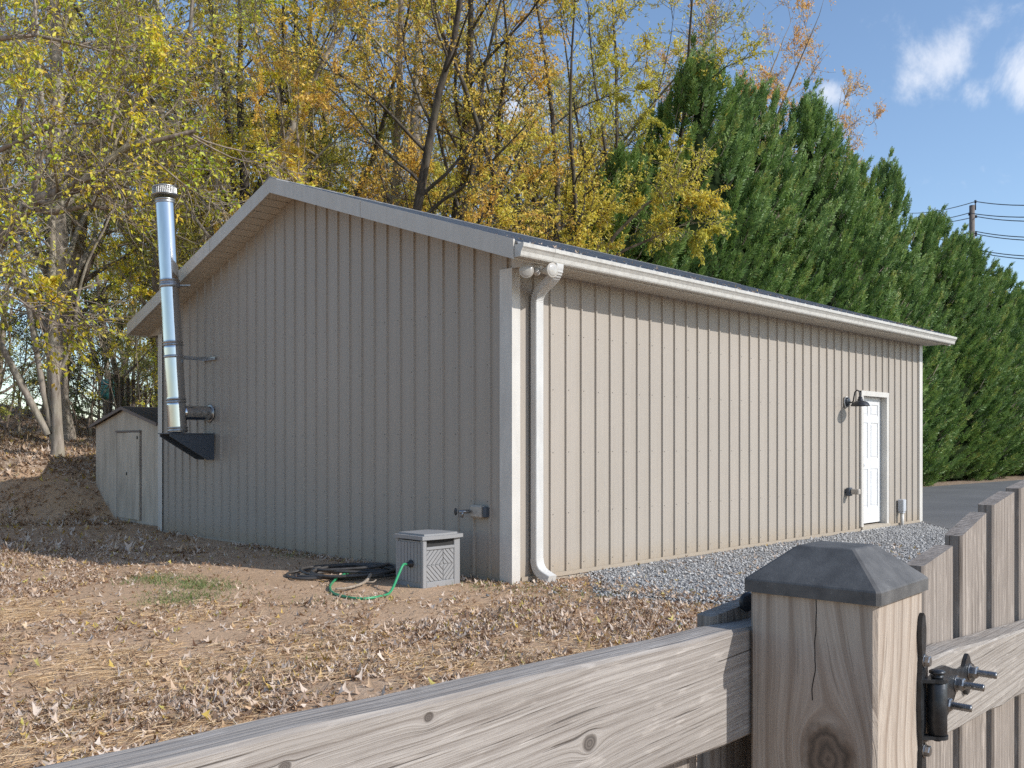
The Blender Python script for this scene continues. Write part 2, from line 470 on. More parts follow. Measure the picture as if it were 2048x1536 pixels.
M['post'] = wood_mat('post_wood', (0.49, 0.41, 0.33), (0.24, 0.17, 0.12), (0.40, 0.335, 0.275), 'z', 44, warp=0.05, checks=0.35,
                     knots=((0.051, -0.330, 0.030),), contrast=0.55, flecks=0.0, jitter=False, gray_mix=0.35, crack=-0.0647)
M['rail'] = wood_mat('weathered_rail_wood', (0.42, 0.375, 0.33), (0.185, 0.15, 0.125), (0.28, 0.245, 0.212), 'x', 120, warp=0.014,
                     knots=((0.064, -0.393, 0.0085), (0.129, -0.586, 0.004), (0.125, -0.709, 0.004)), contrast=0.30, flecks=0.28, jitter=False, gray_mix=0.7)
M['gate_rail'] = wood_mat('weathered_gate_rail_wood', (0.41, 0.365, 0.315), (0.19, 0.155, 0.125), (0.29, 0.255, 0.22), 'x', 110, warp=0.018,
                     knots=((0.07, 0.33, 0.005),), contrast=0.30, flecks=0.28, jitter=False, gray_mix=0.65)
M['picket'] = wood_mat('weathered_picket_wood', (0.385, 0.33, 0.28), (0.11, 0.08, 0.06), (0.25, 0.21, 0.175), 'z', 80, warp=0.016,
                     contrast=0.35, flecks=0.35, jitter=True, gray_mix=0.75)
M['pole'] = simple('weathered_pole_wood', (0.17, 0.14, 0.12), 0.9, 0, 0.3, 3, 0.6)
M['wire'] = simple('cable_black', (0.02, 0.02, 0.022), 0.6)

def bark(name, a, b):
    t = NT(name); O = t.tc('Object'); n = t.noise(t.mapv(O, (1, 1, 0.25)), 9, 5, 0.65); n2 = t.noise(O, 1.1, 3)
    c = t.mix(t.ramp(n, [(0.35, 0.0), (0.68, 1.0)]), a, b)
    c = t.mix(t.math('MULTIPLY', t.ramp(n2, [(0.45, 0.0), (0.7, 1.0)]), 0.4), c, (b[0] * 0.8, b[1] * 0.95, b[2] * 0.7))
    return t.fin(c, 0.92, normal=t.bump(n, 0.9, 0.02), spec=0.15)
M['bark_pale'] = bark('pale_grey_bark', (0.19, 0.155, 0.12), (0.42, 0.36, 0.295))
M['bark_mid'] = bark('brown_grey_bark', (0.16, 0.12, 0.09), (0.40, 0.32, 0.25))
M['bark_dark'] = bark('dark_furrowed_bark', (0.045, 0.037, 0.03), (0.14, 0.115, 0.09))
M['leaf_yg'] = leaf_mat('yellow_green_leaf', [(0.0, (0.202, 0.325, 0.030)), (0.3, (0.528, 0.619, 0.045)), (0.6, (0.880, 0.737, 0.055)), (0.85, (0.880, 0.590, 0.060)), (1.0, (0.652, 0.354, 0.080))])
M['leaf_gold'] = leaf_mat('golden_leaf', [(0.0, (0.537, 0.509, 0.069)), (0.25, (0.880, 0.663, 0.081)), (0.55, (0.880, 0.586, 0.092)), (0.8, (0.775, 0.447, 0.115)), (1.0, (0.491, 0.309, 0.115))])
M['leaf_olive'] = leaf_mat('olive_leaf', [(0.0, (0.144, 0.209, 0.050)), (0.35, (0.349, 0.378, 0.083)), (0.65, (0.614, 0.549, 0.116)), (0.88, (0.880, 0.719, 0.132)), (1.0, (0.696, 0.416, 0.132))])
M['leaf_lime'] = leaf_mat('faded_yellow_leaf', [(0.0, (0.288, 0.330, 0.048)), (0.35, (0.648, 0.594, 0.085)), (0.7, (0.880, 0.709, 0.097)), (1.0, (0.880, 0.561, 0.097))])
M['leaf_rust'] = leaf_mat('rusty_orange_leaf', [(0.0, (0.652, 0.405, 0.143)), (0.4, (0.854, 0.473, 0.143)), (0.75, (0.880, 0.607, 0.200)), (1.0, (0.543, 0.371, 0.229))])
M['leaf_dark'] = leaf_mat('dark_shrub_leaf', [(0.0, (0.03, 0.055, 0.018)), (0.6, (0.07, 0.11, 0.03)), (1.0, (0.20, 0.24, 0.05))], 0.3)
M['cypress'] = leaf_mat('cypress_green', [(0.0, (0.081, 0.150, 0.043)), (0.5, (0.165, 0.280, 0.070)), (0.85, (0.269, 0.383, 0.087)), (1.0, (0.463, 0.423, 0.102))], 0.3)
M['cypress_core'] = simple('cypress_shade_core', (0.020, 0.030, 0.012), 1.0, 0, 0.4, 9, 1.0, 0.0)  # dark colour stands in for the shade deep in the crown
M['litter'] = leaf_mat('fallen_leaf', [(0.0, (0.17, 0.085, 0.045)), (0.25, (0.33, 0.195, 0.105)), (0.48, (0.54, 0.385, 0.265)), (0.75, (0.72, 0.60, 0.49)), (0.92, (0.58, 0.36, 0.18)), (0.965, (0.66, 0.44, 0.08)), (1.0, (0.48, 0.46, 0.12))], 0.15)
M['straw'] = leaf_mat('dry_straw', [(0.0, (0.46, 0.29, 0.14)), (0.6, (0.68, 0.47, 0.26)), (1.0, (0.78, 0.61, 0.40))], 0.1)
M['grass'] = leaf_mat('green_grass', [(0.0, (0.06, 0.12, 0.03)), (0.6, (0.15, 0.21, 0.05)), (1.0, (0.42, 0.38, 0.16))], 0.25)
def stone_mat():
    t = NT('grey_crushed_stone'); c = t.ramp(t.attr(), [(0.0, (0.16, 0.155, 0.15)), (0.4, (0.33, 0.32, 0.305)), (0.8, (0.50, 0.48, 0.45)), (1.0, (0.64, 0.60, 0.53))])
    return t.fin(c, 0.85, spec=0.3)
M['stone'] = stone_mat()

# ------------------------------------------------------------------ ground
def smooth(a, b, x):
    t = np.clip((x - a) / (b - a), 0, 1); return t * t * (3 - 2 * t)

_rs = np.random.RandomState(5)
_waves = [(_rs.uniform(0, 2 * math.pi), _rs.uniform(0, 2 * math.pi), k) for k in (0.35, 0.6, 0.9, 1.4, 2.2, 3.3, 5.0, 7.5)]
def fbm(x, y):
    h = 0
    for a, p, k in _waves:
        h = h + np.sin(k * 2.1 * (x * math.cos(a) + y * math.sin(a)) + p + 1.3 * np.sin(k * 1.3 * (x * math.sin(a) - y * math.cos(a)) + 2 * p)) / (1 + k)
    return h / 2.6

def bank_s(x, y):
    return (x - 0.2) * 0.456 + (y - 9.4) * 0.89 - 0.22

def ground_z(x, y):
    x = np.asarray(x, dtype=float); y = np.asarray(y, dtype=float)
    s = bank_s(x, y)
    n = fbm(x, y)
    hill = 1 - smooth(3.0, 9.0, x)
    nearwall = smooth(-0.9, -0.1, x) * smooth(8.6, 7.9, y) if False else 0
    up = 0.98 * smooth(-0.15, 1.9, s + 0.18 * n) + 0.105 * np.clip(s - 1.5, 0, 45) + 0.16 * n * smooth(0.2, 3.0, s)
    fl = 0.022 * n * (1 - smooth(-1.2, 0.05, x) * (1 - smooth(8.0, 9.0, y)))
    pad = smooth(0.0, 1.0, x) * smooth(9.0, 8.0, y)         # under garage, gravel, drive
    bumpy = 0.035 * n * smooth(0.2, -1.5, y + 0 * x) * (1 - smooth(-0.6, 0.6, x))
    return (hill * up + fl + bumpy) * (1 - pad) - 0.03 * pad + np.where(x > 3, 0, 0)

def grid_axis(lo, hi, flo, fhi, step):
    core = np.arange(flo, fhi + 1e-6, step)
    out = [core]
    a, st = fhi, step
    r = []
    while a < hi: st = min(st * 1.22, 40); a += st; r.append(a)
    l = []; a, st = flo, step
    while a > lo: st = min(st * 1.22, 40); a -= st; l.append(a)
    return np.array(l[::-1] + list(core) + r)

gx = grid_axis(-300, 600, -12, 4, 0.09); gy = grid_axis(-300, 600, -7, 18, 0.09)
GX, GY = np.meshgrid(gx, gy, indexing='ij')
GZ = ground_z(GX, GY)
# small crumbs of soil relief
rn = np.random.RandomState(3)
GZ = GZ + rn.uniform(-0.006, 0.006, GZ.shape) * (np.abs(GX) < 14)
nx, ny = GX.shape
idx = np.arange(nx * ny).reshape(nx, ny)
fq = np.stack([idx[:-1, :-1], idx[1:, :-1], idx[1:, 1:], idx[:-1, 1:]], -1).reshape(-1, 4)

def ground_mat():
    t = NT('bare_soil_and_litter'); P = t.pos(); s = t.sep(P)
    n1 = t.noise(P, 1.3, 5, 0.6); n2 = t.noise(P, 14, 6, 0.7); n3 = t.noise(P, 90, 3, 0.6); v = t.voro(P, 26)
    soil = t.mix(t.ramp(n1, [(0.3, 0.0), (0.7, 1.0)]), (0.46, 0.30, 0.18), (0.57, 0.385, 0.245))
    soil = t.mix(t.math('MULTIPLY', t.ramp(n2, [(0.4, 0.0), (0.75, 1.0)]), 0.55), soil, (0.33, 0.21, 0.125))
    soil = t.mix(t.math('MULTIPLY', t.ramp(n3, [(0.55, 0.0), (0.7, 1.0)]), 0.5), soil, (0.62, 0.47, 0.33))
    lit = t.ramp(t.voro(P, 22, out='Color'), [(0.0, (0.16, 0.10, 0.065)), (0.4, (0.30, 0.205, 0.14)), (0.75, (0.48, 0.38, 0.29)), (1.0, (0.56, 0.48, 0.40))])
    lit = t.mix(t.math('MULTIPLY', t.ramp(n2, [(0.35, 0.0), (0.6, 1.0)]), 0.5), lit, (0.24, 0.16, 0.10))
    sb = t.math('ADD', t.math('MULTIPLY', s[0], 0.456), t.math('MULTIPLY', s[1], 0.89))
    up = t.math('ADD', t.math('SUBTRACT', sb, 9.2), t.math('MULTIPLY', t.math('SUBTRACT', n1, 0.5), 2.0))
    up = t.ramp(up, [(0.0, 0.0), (1.0, 1.0)])
    near = t.math('ADD', t.math('SUBTRACT', -1.9, s[1]), t.math('MULTIPLY', t.math('SUBTRACT', n1, 0.5), 3.5))
    near = t.math('MULTIPLY', t.ramp(near, [(0.0, 0.0), (1.0, 1.0)]), 0.6)
    m = t.math('MAXIMUM', up, near)
    c = t.mix(m, soil, lit)
    h = t.math('ADD', t.math('MULTIPLY', n2, 0.6), t.math('ADD', t.math('MULTIPLY', n3, 0.25), t.math('MULTIPLY', v, 0.2)))
    return t.fin(c, 0.95, normal=t.bump(h, 0.8, 0.03), spec=0.1)
gm = ground_mat()
ground = link_mesh('ground', np_mesh('ground', np.stack([GX, GY, GZ], -1).reshape(-1, 3), fq, gm, True))
tag(ground, 'bare brown soil yard rising to a leafy bank', kind='structure')

def sheet(name, poly, z, mat, label):
    b = MB(); b.add([(x + (0.22 if x < 2 else 0), y, z) for x, y in poly], [list(range(len(poly)))])
    o = b.build(name, mat); tag(o, label, kind='structure'); return o

GRAVEL = [(0.95, 0.02), (0.75, -0.30), (0.25, -0.75), (0.05, -1.05), (0.15, -1.6), (0.55, -2.3), (1.6, -4.0), (3.0, -7.5), (14, -7.5), (14, -3.2), (9.6, 0.02)]
def gravel_mat():
    t = NT('gravel_bed'); P = t.pos(); v = t.voro(P, 42, out='Color'); d = t.voro(P, 42)
    c = t.ramp(v, [(0.0, (0.13, 0.13, 0.13)), (0.5, (0.29, 0.285, 0.28)), (1.0, (0.46, 0.45, 0.44))])
    return t.fin(c, 0.9, normal=t.bump(d, 1.0, 0.02))
sheet('gravel_bed', GRAVEL, 0.012, gravel_mat(), 'grey crushed stone bed along the long garage wall')
def asphalt_mat():
    t = NT('asphalt'); P = t.pos(); n = t.noise(P, 0.7, 4); f = t.noise(P, 120, 3)
    c = t.mix(t.ramp(n, [(0.3, 0.0), (0.7, 1.0)]), (0.115, 0.110, 0.105), (0.16, 0.152, 0.145))
    c = t.mix(t.math('MULTIPLY', t.ramp(f, [(0.5, 0.0), (0.7, 1.0)]), 0.35), c, (0.19, 0.185, 0.18))
    c = t.mix(t.math('MULTIPLY', t.ramp(t.noise(t.mapv(P, (0.3, 2.0, 1)), 1.2, 4), [(0.5, 0.0), (0.75, 1.0)]), 0.3), c, (0.17, 0.16, 0.15))
    return t.fin(c, 0.75, normal=t.bump(f, 0.6, 0.004), spec=0.35)
ASPH = [(9.62, 0.0), (9.55, -0.02), (8.55, -0.75), (6.0, -3.2), (4.5, -9), (4.5, -40), (120, -40), (120, 4.0), (60, 4.2), (30, 4.5), (22, 4.75), (15, 4.8), (9.62, 4.6)]
b = MB(); b.prism([(x, y, -0.02) for x, y in ASPH], (0, 0, 0.046))
tag(b.build('driveway', asphalt_mat()), 'dark asphalt driveway beyond the far end of the garage', kind='structure')

# ------------------------------------------------------------------ garage
L, W = 9.55, 7.42
OX, OY = 0.345, 0.36
ZE = 2.93                                      # underside of the eave
SL = 0.3337
YM = W / 2
def under(y):                                  # underside of the rake at y
    return ZE + SL * ((y + OY) if y <= YM else (W + OY - y))
garage = thing('metal_garage', 'tan ribbed metal garage with low gable roof and white corner trim', 'garage', (0, 0, 0))

RIB = 0.2286
def profile(u0, u1):
    """outline (u, out) of ribbed steel between u0 and u1"""
    pts = {}
    def put(u, o):
        if u0 - 1e-6 <= u <= u1 + 1e-6: pts[round(u, 5)] = o
    k0 = int(math.floor(u0 / RIB)) - 1; k1 = int(math.ceil(u1 / RIB)) + 1
    for k in range(k0, k1 + 1):
        c = k * RIB + 0.06
        for du, o in ((-0.017, 0), (-0.008, 0.019), (0.008, 0.019), (0.017, 0)): put(c + du, o)
        for m in (RIB / 3, 2 * RIB / 3):
            for du, o in ((-0.013, 0), (-0.006, 0.0014), (0.006, 0.0014), (0.013, 0)): put(c + m + du, o)
    def at(u):
        for k in range(k0, k1 + 1):
            d = abs(u - (k * RIB + 0.06))
            if d < 0.008: return 0.019
            if d < 0.017: return 0.019 * (0.017 - d) / 0.009
        return 0.0
    put(u0, at(u0)); put(u1, at(u1))
    return sorted(pts.items())

def wall_panel(u0, u1, z0, ztop, place, extra=()):
    """one sheet; ztop(u); place(u, out, z) -> world"""
    pr = profile(u0, u1)
    for e in extra:
        if u0 < e < u1 and all(abs(e - p[0]) > 1e-3 for p in pr): pr = sorted(pr + [(e, 0.0)])
    b = MB(); vs = []
    for u, o in pr: vs += [place(u, o, z0), place(u, o, ztop(u))]
    for u, o in pr: vs += [place(u, -0.012, z0), place(u, -0.012, ztop(u))]
    n = len(pr); fs = []
    for i in range(n - 1): fs.append((2 * i, 2 * i + 2, 2 * i + 3, 2 * i + 1))
    B = 2 * n
    fs.append((0, 1, B + 1, B)); fs.append((2 * n - 2, B + 2 * n - 2, B + 2 * n - 1, 2 * n - 1))
    for i in range(n - 1): fs.append((2 * i, B + 2 * i, B + 2 * i + 2, 2 * i + 2)); fs.append((2 * i + 1, 2 * i + 3, B + 2 * i + 3, B + 2 * i + 1))
    b.add(vs, fs); return b

DX0, DX1, DZ = 7.27, 8.235, 2.09               # door opening with its trim
PW = RIB * 4
k = 0; u = 0.0
while u < L - 0.01:
    u1 = min(u + PW, L)
    segs = []
    if u1 <= DX0 or u >= DX1: segs = [(u, u1, 0.03)]
    else:
        if u < DX0: segs.append((u, DX0, 0.03))
        segs.append((max(u, DX0), min(u1, DX1), DZ))
        if u1 > DX1: segs.append((DX1, u1, 0.03))
    for a, c, z0 in segs:
        if c - a > 0.02:
            wall_panel(a, c - 0.0006, z0, lambda q: ZE + 0.02, lambda q, o, z: Vector((q, -o, z))).build('siding_panel', M['siding'], garage)
    u = u1
v = 0.0
while v < W - 0.01:
    v1 = min(v + PW, W)
    wall_panel(v, v1 - 0.0006, 0.02, lambda q: under(q) + 0.01, lambda q, o, z: Vector((-o, q, z)), (YM,)).build('siding_panel', M['siding'], garage)
    v = v1
# far gable and back wall, plain ribbed sheets
v = 0.0
while v < W - 0.01:
    v1 = min(v + PW, W)
    wall_panel(v, v1 - 0.0006, 0.02, lambda q: under(q) + 0.01, lambda q, o, z: Vector((L + o, q, z)), (YM,)).build('siding_panel', M['siding'], garage); v = v1
u = 0.0
while u < L - 0.01:
    u1 = min(u + PW, L)
    wall_panel(u, u1 - 0.0006, 0.02, lambda q: ZE + 0.02, lambda q, o, z: Vector((q, W + o, z))).build('siding_panel', M['siding'], garage); u = u1
# slab edge and base trim
MB().box((0.03, -0.012, -0.25), (DX0, 0.05, 0.028)).box((DX1, -0.012, -0.25), (L, 0.05, 0.028)).box((-0.012, 0.03, -0.25), (0.05, W, 0.022)).build('slab_edge', M['concrete'], garage)
MB().box((0.10, -0.030, 0.015), (DX0 - 0.005, -0.0205, 0.055)).box((DX1 + 0.005, -0.030, 0.015), (L - 0.10, -0.0205, 0.055)).build('base_trim', M['siding'], garage)
# corner trims: L-shaped metal angles
def corner_trim(x, y, sx, sy, ax, ay):
    o = 0.024
    b = MB()
    X0, Y0 = x - sx * o, y - sy * o
    poly = [(X0, Y0), (x + sx * ax, Y0), (x + sx * ax, y - sy * (o - 0.003)), (X0 + sx * 0.003, Y0 + sy * 0.003), (x - sx * (o - 0.003), y + sy * ay), (X0, y + sy * ay)]
    b.prism([(p[0], p[1], 0.0) for p in poly], (0, 0, ZE - 0.0))
    # folded returns
    return b
corner_trim(0, 0, 1, 1, 0.085, 0.14).build('corner_trim', M['white'], garage)
corner_trim(0, W, 1, -1, 0.085, 0.115).build('corner_trim', M['white'], garage)
corner_trim(L, 0, -1, 1, 0.10, 0.10).build('corner_trim', M['white'], garage)
corner_trim(L, W, -1, -1, 0.10, 0.10).build('corner_trim', M['white'], garage)
# eave soffit boards (across), rake soffit boards
sb = MB(); BW = 0.1524
sb.box((0.008, 0, 0), (BW - 0.008, OY - 0.02, 0.012), bevel=0.004)
sbm = sb.mesh('soffit_board', M['soffit'])
x = 0.0
while x + BW < L + 0.30:
    link_mesh('soffit_board', sbm, garage, (x, -OY + 0.02, ZE + 0.002)); x += BW
MB().box((0.0, -OY + 0.02, ZE + 0.016), (L + 0.29, -0.008, ZE + 0.03)).build('soffit_backing', M['dark'], garage)
ang = math.atan(SL)
rb = MB(); rb.box((0, 0.006, 0), (OX - 0.02, BW - 0.006, 0.012), bevel=0.004); rbm = rb.mesh('soffit_board', M['soffit'])
ln = (YM + OY) / math.cos(ang)
for side in (0, 1):
    d = 0.02
    while d + BW <= ln + 0.03:
        y = -OY + d * math.cos(ang); z = ZE + d * math.sin(ang)
        if side == 0:
            o = link_mesh('soffit_board', rbm, garage, (-OX + 0.02, y, z)); o.rotation_euler = (ang, 0, 0)
        else:
            o = link_mesh('soffit_board', rbm, garage, (0, W - y, z)); o.rotation_euler = (ang, 0, math.pi)
        d += BW
for sg in (0, 1):
    fy = (lambda y: y) if sg == 0 else (lambda y: W - y)
    MB().prism([(-0.006, fy(-OY + 0.02), ZE - 0.002), (-0.006, fy(0.0), ZE - 0.002), (-0.006, fy(0.0), under(0) + 0.002), (-0.006, fy(-OY + 0.02), under(-OY + 0.02) + 0.002)], (0.006, 0, 0)).build('eave_box_end', M['fascia'], garage)
    MB().prism([(-OX + 0.02, fy(-OY + 0.03), under(-OY + 0.03) + 0.016), (-OX + 0.02, fy(YM - 0.001), under(YM) + 0.016), (-OX + 0.02, fy(YM - 0.001), under(YM) + 0.024), (-OX + 0.02, fy(-OY + 0.03), under(-OY + 0.03) + 0.024)], (OX - 0.022, 0, 0)).build('rake_backing', M['soffit'], garage)
# rake fascia: two lengths a side with a lap joint
FH = 0.165
def rake(x0, x1, ya, yb, proud=0.0):
    b = MB()
    b.prism([(x0 - proud, ya, under(ya) - 0.012), (x0 - proud, yb, under(yb) - 0.012), (x0 - proud, yb, under(yb) + FH), (x0 - proud, ya, under(ya) + FH)], (x1 - x0 + proud, 0, 0))
    return b
for ya, yb, pr in ((-OY, 1.9, 0.0), (1.9, 3.25, 0.004), (3.25, YM - 0.001, 0.0), (YM + 0.001, 5.2, 0.0), (5.2, W + OY, 0.004)):
    rake(-OX, -OX + 0.02, ya, yb, pr).build('rake_fascia', M['fascia'], garage)
for ya, yb in ((-OY, YM - 0.001), (YM + 0.001, W + OY)):
    rake(L + 0.30, L + 0.32, ya, yb).build('rake_fascia', M['fascia'], garage)
MB().box((-OX + 0.021, -OY - 0.002, ZE - 0.012), (L + 0.299, -OY + 0.018, ZE + 0.14)).build('eave_fascia', M['fascia'], garage)
MB().box((-OX + 0.021, W + OY - 0.018, ZE - 0.012), (L + 0.299, W + OY + 0.002, ZE + 0.14)).build('eave_fascia', M['fascia'], garage)
# roof sheets with ribs running down the slope
def roof_panel(u0, u1, side):
    pr = profile(u0, u1)
    ya, yb = -OY - 0.035, YM
    b = MB(); vs = []
    for q, o in pr:
        for y in (ya, yb):
            z = ZE + SL * (y + OY) + 0.150 + o * 1.05
            Y = y if side == 0 else W - y
            vs += [(q, Y, z), (q, Y, z - 0.016 - o)]
    n = len(pr); fs = []
    for i in range(n - 1):
        a, c = 4 * i, 4 * (i + 1)
        fs += [(a, c, c + 2, a + 2), (a + 1, a + 3, c + 3, c + 1), (a, a + 1, c + 1, c)]
    fs += [(0, 2, 3, 1), (4 * n - 4, 4 * n - 3, 4 * n - 1, 4 * n - 2)]
    b.add(vs, fs); return b
for side in (0, 1):
    u = -OX + 0.022
    while u < L + 0.29:
        u1 = min(u + PW, L + 0.30)
        roof_panel(u, u1 - 0.0008, side).build('roof_panel', M['roof'], garage); u = u1
# ridge cap
zr = ZE + SL * (YM + OY) + 0.172
MB().prism([(-OX - 0.004, YM - 0.15, zr - 0.15 * SL), (-OX - 0.004, YM, zr + 0.004), (-OX - 0.004, YM + 0.15, zr - 0.15 * SL), (-OX - 0.004, YM + 0.15, zr - 0.15 * SL - 0.008), (-OX - 0.004, YM, zr - 0.006), (-OX - 0.004, YM - 0.15, zr - 0.15 * SL - 0.008)][::-1], (L + OX + 0.32, 0, 0)).build('ridge_cap', M['roof'], garage)
# gutter, K profile
GY0 = -OY - 0.004
gp = [(0, 0.105), (0, 0.0), (-0.070, 0.0), (-0.078, 0.012), (-0.084, 0.045), (-0.100, 0.070), (-0.112, 0.082), (-0.114, 0.112), (-0.106, 0.118), (-0.100, 0.112), (-0.101, 0.098),
      (-0.108, 0.090), (-0.094, 0.072), (-0.080, 0.047), (-0.073, 0.016), (-0.067, 0.005), (-0.004, 0.005), (-0.004, 0.105)]
def gutter(xa, xb, d=0.0):
    cy, cz = -0.05, 0.05
    g = MB(); g.prism([(xa, GY0 + (cy + (y - cy) * (1 + d)), ZE + 0.004 + (cz + (z - cz) * (1 + d))) for y, z in gp], (xb - xa, 0, 0)); return g
GXA, GXB = -OX + 0.012, L + 0.285
cuts = [GXA, 3.1, 6.3, GXB]
for i in range(3): gutter(cuts[i], cuts[i + 1] - 0.001).build('gutter', M['gutter'], garage)
for x in (3.1, 6.3, 0.10): gutter(x - 0.025, x + 0.025, 0.035).build('gutter_joint', M['gutter'], garage)
for x in (GXA - 0.0025, GXB):
    MB().prism([(x, GY0 + y, ZE + 0.004 + z) for y, z in gp[:9]], (0.0025, 0, 0)).build('gutter_end_cap', M['gutter'], garage)
# debris lying in the gutter
# downspout: rectangular section tube with crimped elbows
def rect_tube(b, pts, w, d, xd=(1, 0, 0), crimp=None):
    """rectangular pipe; w across xd"""
    xd = Vector(xd); vs = []; n = len(pts); pts = [Vector(p) for p in pts]
    for i, p in enumerate(pts):
        t = (pts[min(i + 1, n - 1)] - pts[max(i - 1, 0)]).normalized()
        yd = t.cross(xd).normalized()
        c = 1.0 + (crimp[i] if crimp else 0.0)
        ww, dd = w * c / 2, d * c / 2; ch = 0.006
        for a, e in ((-ww + ch, -dd), (ww - ch, -dd), (ww, -dd + ch), (ww, dd - ch), (ww - ch, dd), (-ww + ch, dd), (-ww, dd - ch), (-ww, -dd + ch)):
            vs.append(p + xd * a + yd * e)
    fs = []
    for i in range(n - 1):
        for k in range(8):
            fs.append([i * 8 + k, i * 8 + (k + 1) % 8, (i + 1) * 8 + (k + 1) % 8, (i + 1) * 8 + k])
    fs.append(list(range(8))[::-1]); fs.append([(n - 1) * 8 + k for k in range(8)])
    b.add(vs, fs); return b
def bez(p0, p1, p2, p3, n):
    out = []
    for i in range(n + 1):
        t = i / n; out.append(p0 * (1 - t) ** 3 + p1 * 3 * t * (1 - t) ** 2 + p2 * 3 * t * t * (1 - t) + p3 * t ** 3)
    return out
SX0, SX1 = 0.175, 0.272
YW = -0.062
b = MB()
A = Vector((SX0, GY0 - 0.045, ZE + 0.006)); Bq = Vector((SX1, YW, ZE - 0.30))
pts = bez(A, A + Vector((0, 0, -0.19)), Bq + Vector((0, 0, 0.19)), Bq, 44)
cr = [0.0 if i < 4 else (0.085 if i % 2 else -0.02) for i in range(45)]
rect_tube(b, pts, 0.098, 0.076, crimp=cr)
ds_elbow = b.build('downspout_elbow', M['spout'], garage)
b = MB(); rect_tube(b, [(SX1, YW, ZE - 0.29), (SX1, YW, 0.20)], 0.104, 0.078); b.build('downspout', M['spout'], garage)
b = MB(); P0 = Vector((SX1, YW, 0.22)); P1 = Vector((SX1 + 0.02, YW - 0.17, 0.035))
pts = bez(P0, P0 + Vector((0, 0, -0.13)), P1 + Vector((0, 0.09, 0.035)), P1, 20)
rect_tube(b, pts, 0.108, 0.083, crimp=[0.03 if 3 < i < 16 and i % 2 else 0.0 for i in range(21)]); b.build('downspout_elbow', M['spout'], garage)
# screws
sc = MB()
def screw(p, nrm):
    Mx = axis_matrix(p, nrm); sc.lathe([(0.0052, 0.0), (0.0052, 0.002), (0.0035, 0.004), (0.0, 0.0045)], Mx, 6, False)
nr = int(L / RIB)
for zrow in (0.12, 0.62, 1.22, 1.83, 2.37):
    for k in range(nr):
        x = k * RIB + 0.06 + 0.045
        if DX0 - 0.03 < x < DX1 + 0.03 and zrow < DZ: continue
        screw((x, -0.0005, zrow + 0.004 * math.sin(k * 2.3)), (0, -1, 0))
for zrow in (0.12, 0.75, 1.4, 2.05, 2.6):
    for k in range(int(W / RIB)):
        screw((-0.0005, k * RIB + 0.06 + 0.045, zrow + 0.004 * math.sin(k * 1.9)), (-1, 0, 0))
s_ = sc.build('screw', simple('screw_grey', (0.16, 0.15, 0.14), 0.4, 0.5), garage); s_['kind'] = 'stuff'
# door with trim, recessed six-panel slab
fr = MB()
T = 0.075
DI = 0.070
fr.box((DX0, -0.034, 0.06), (DX0 + T, 0.0, DZ), bevel=0.003).box((DX1 - T, -0.034, 0.06), (DX1, 0.0, DZ), bevel=0.003).box((DX0, -0.036, DZ - T), (DX1, -0.002, DZ + 0.002), bevel=0.003)
fr.box((DX0 + 0.02, 0.0, 0.06), (DX0 + T - 0.004, DI + 0.04, DZ - 0.02)).box((DX1 - T + 0.004, 0.0, 0.06), (DX1 - 0.02, DI + 0.04, DZ - 0.02)).box((DX0 + 0.02, 0.0, DZ - T + 0.004), (DX1 - 0.02, DI + 0.04, DZ - 0.015))
door = MB(); dx0, dx1, dz0, dz1 = DX0 + T, DX1 - T, 0.10, DZ - T
dw = dx1 - dx0; dh = dz1 - dz0
door.box((dx0, DI + 0.006, dz0), (dx1, DI + 0.045, dz1))
# stiles and rails proud of sunk panels
st = 0.115 * dw / 0.9
cols = [(dx0 + st, dx0 + dw / 2 - st / 2), (dx0 + dw / 2 + st / 2, dx1 - st)]
rows = [(dz0 + 0.24, dz0 + 0.24 + 0.58), (dz0 + 0.98, dz0 + 0.98 + 0.54), (dz0 + 1.63, dz1 - 0.12)]
def strip(x0, x1, z0, z1): door.box((x0, DI - 0.004, z0), (x1, DI + 0.006, z1), bevel=0.002)
strip(dx0, dx0 + st, dz0, dz1); strip(dx1 - st, dx1, dz0, dz1); strip(dx0 + dw / 2 - st / 2, dx0 + dw / 2 + st / 2, dz0, dz1)
zs = [dz0] + [z for r_ in rows for z in r_] + [dz1]
for i in range(0, len(zs), 2): 
    for c0, c1 in cols: strip(c0, c1, zs[i], zs[i + 1])
door_o = door.build('door', M['door_white'], garage)
for r0, r1 in rows:
    for c0, c1 in cols:
        MB().box((c0 + 0.025, DI - 0.001, r0 + 0.025), (c1 - 0.025, DI + 0.008, r1 - 0.025), bevel=0.004).build('door_panel', M['door_white'], door_o)
MB().lathe([(0.030, 0), (0.030, 0.006), (0.012, 0.012), (0.012, 0.035), (0.027, 0.045), (0.030, 0.058), (0.022, 0.070), (0.0, 0.074)], axis_matrix((dx0 + 0.062, DI - 0.005, 0.98), (0, -1, 0)), 16).build('handle', M['zinc'], door_o)
fr.build('door_frame', M['white'], garage)
MB().box((DX0 - 0.01, -0.055, 0.03), (DX1 + 0.01, DI + 0.04, 0.075), bevel=0.004).build('threshold', M['concrete'], garage)
MB().box((DX0 - 0.03, -0.05, -0.05), (DX1 + 0.03, 0.02, 0.03)).build('door_step', M['white'], garage)

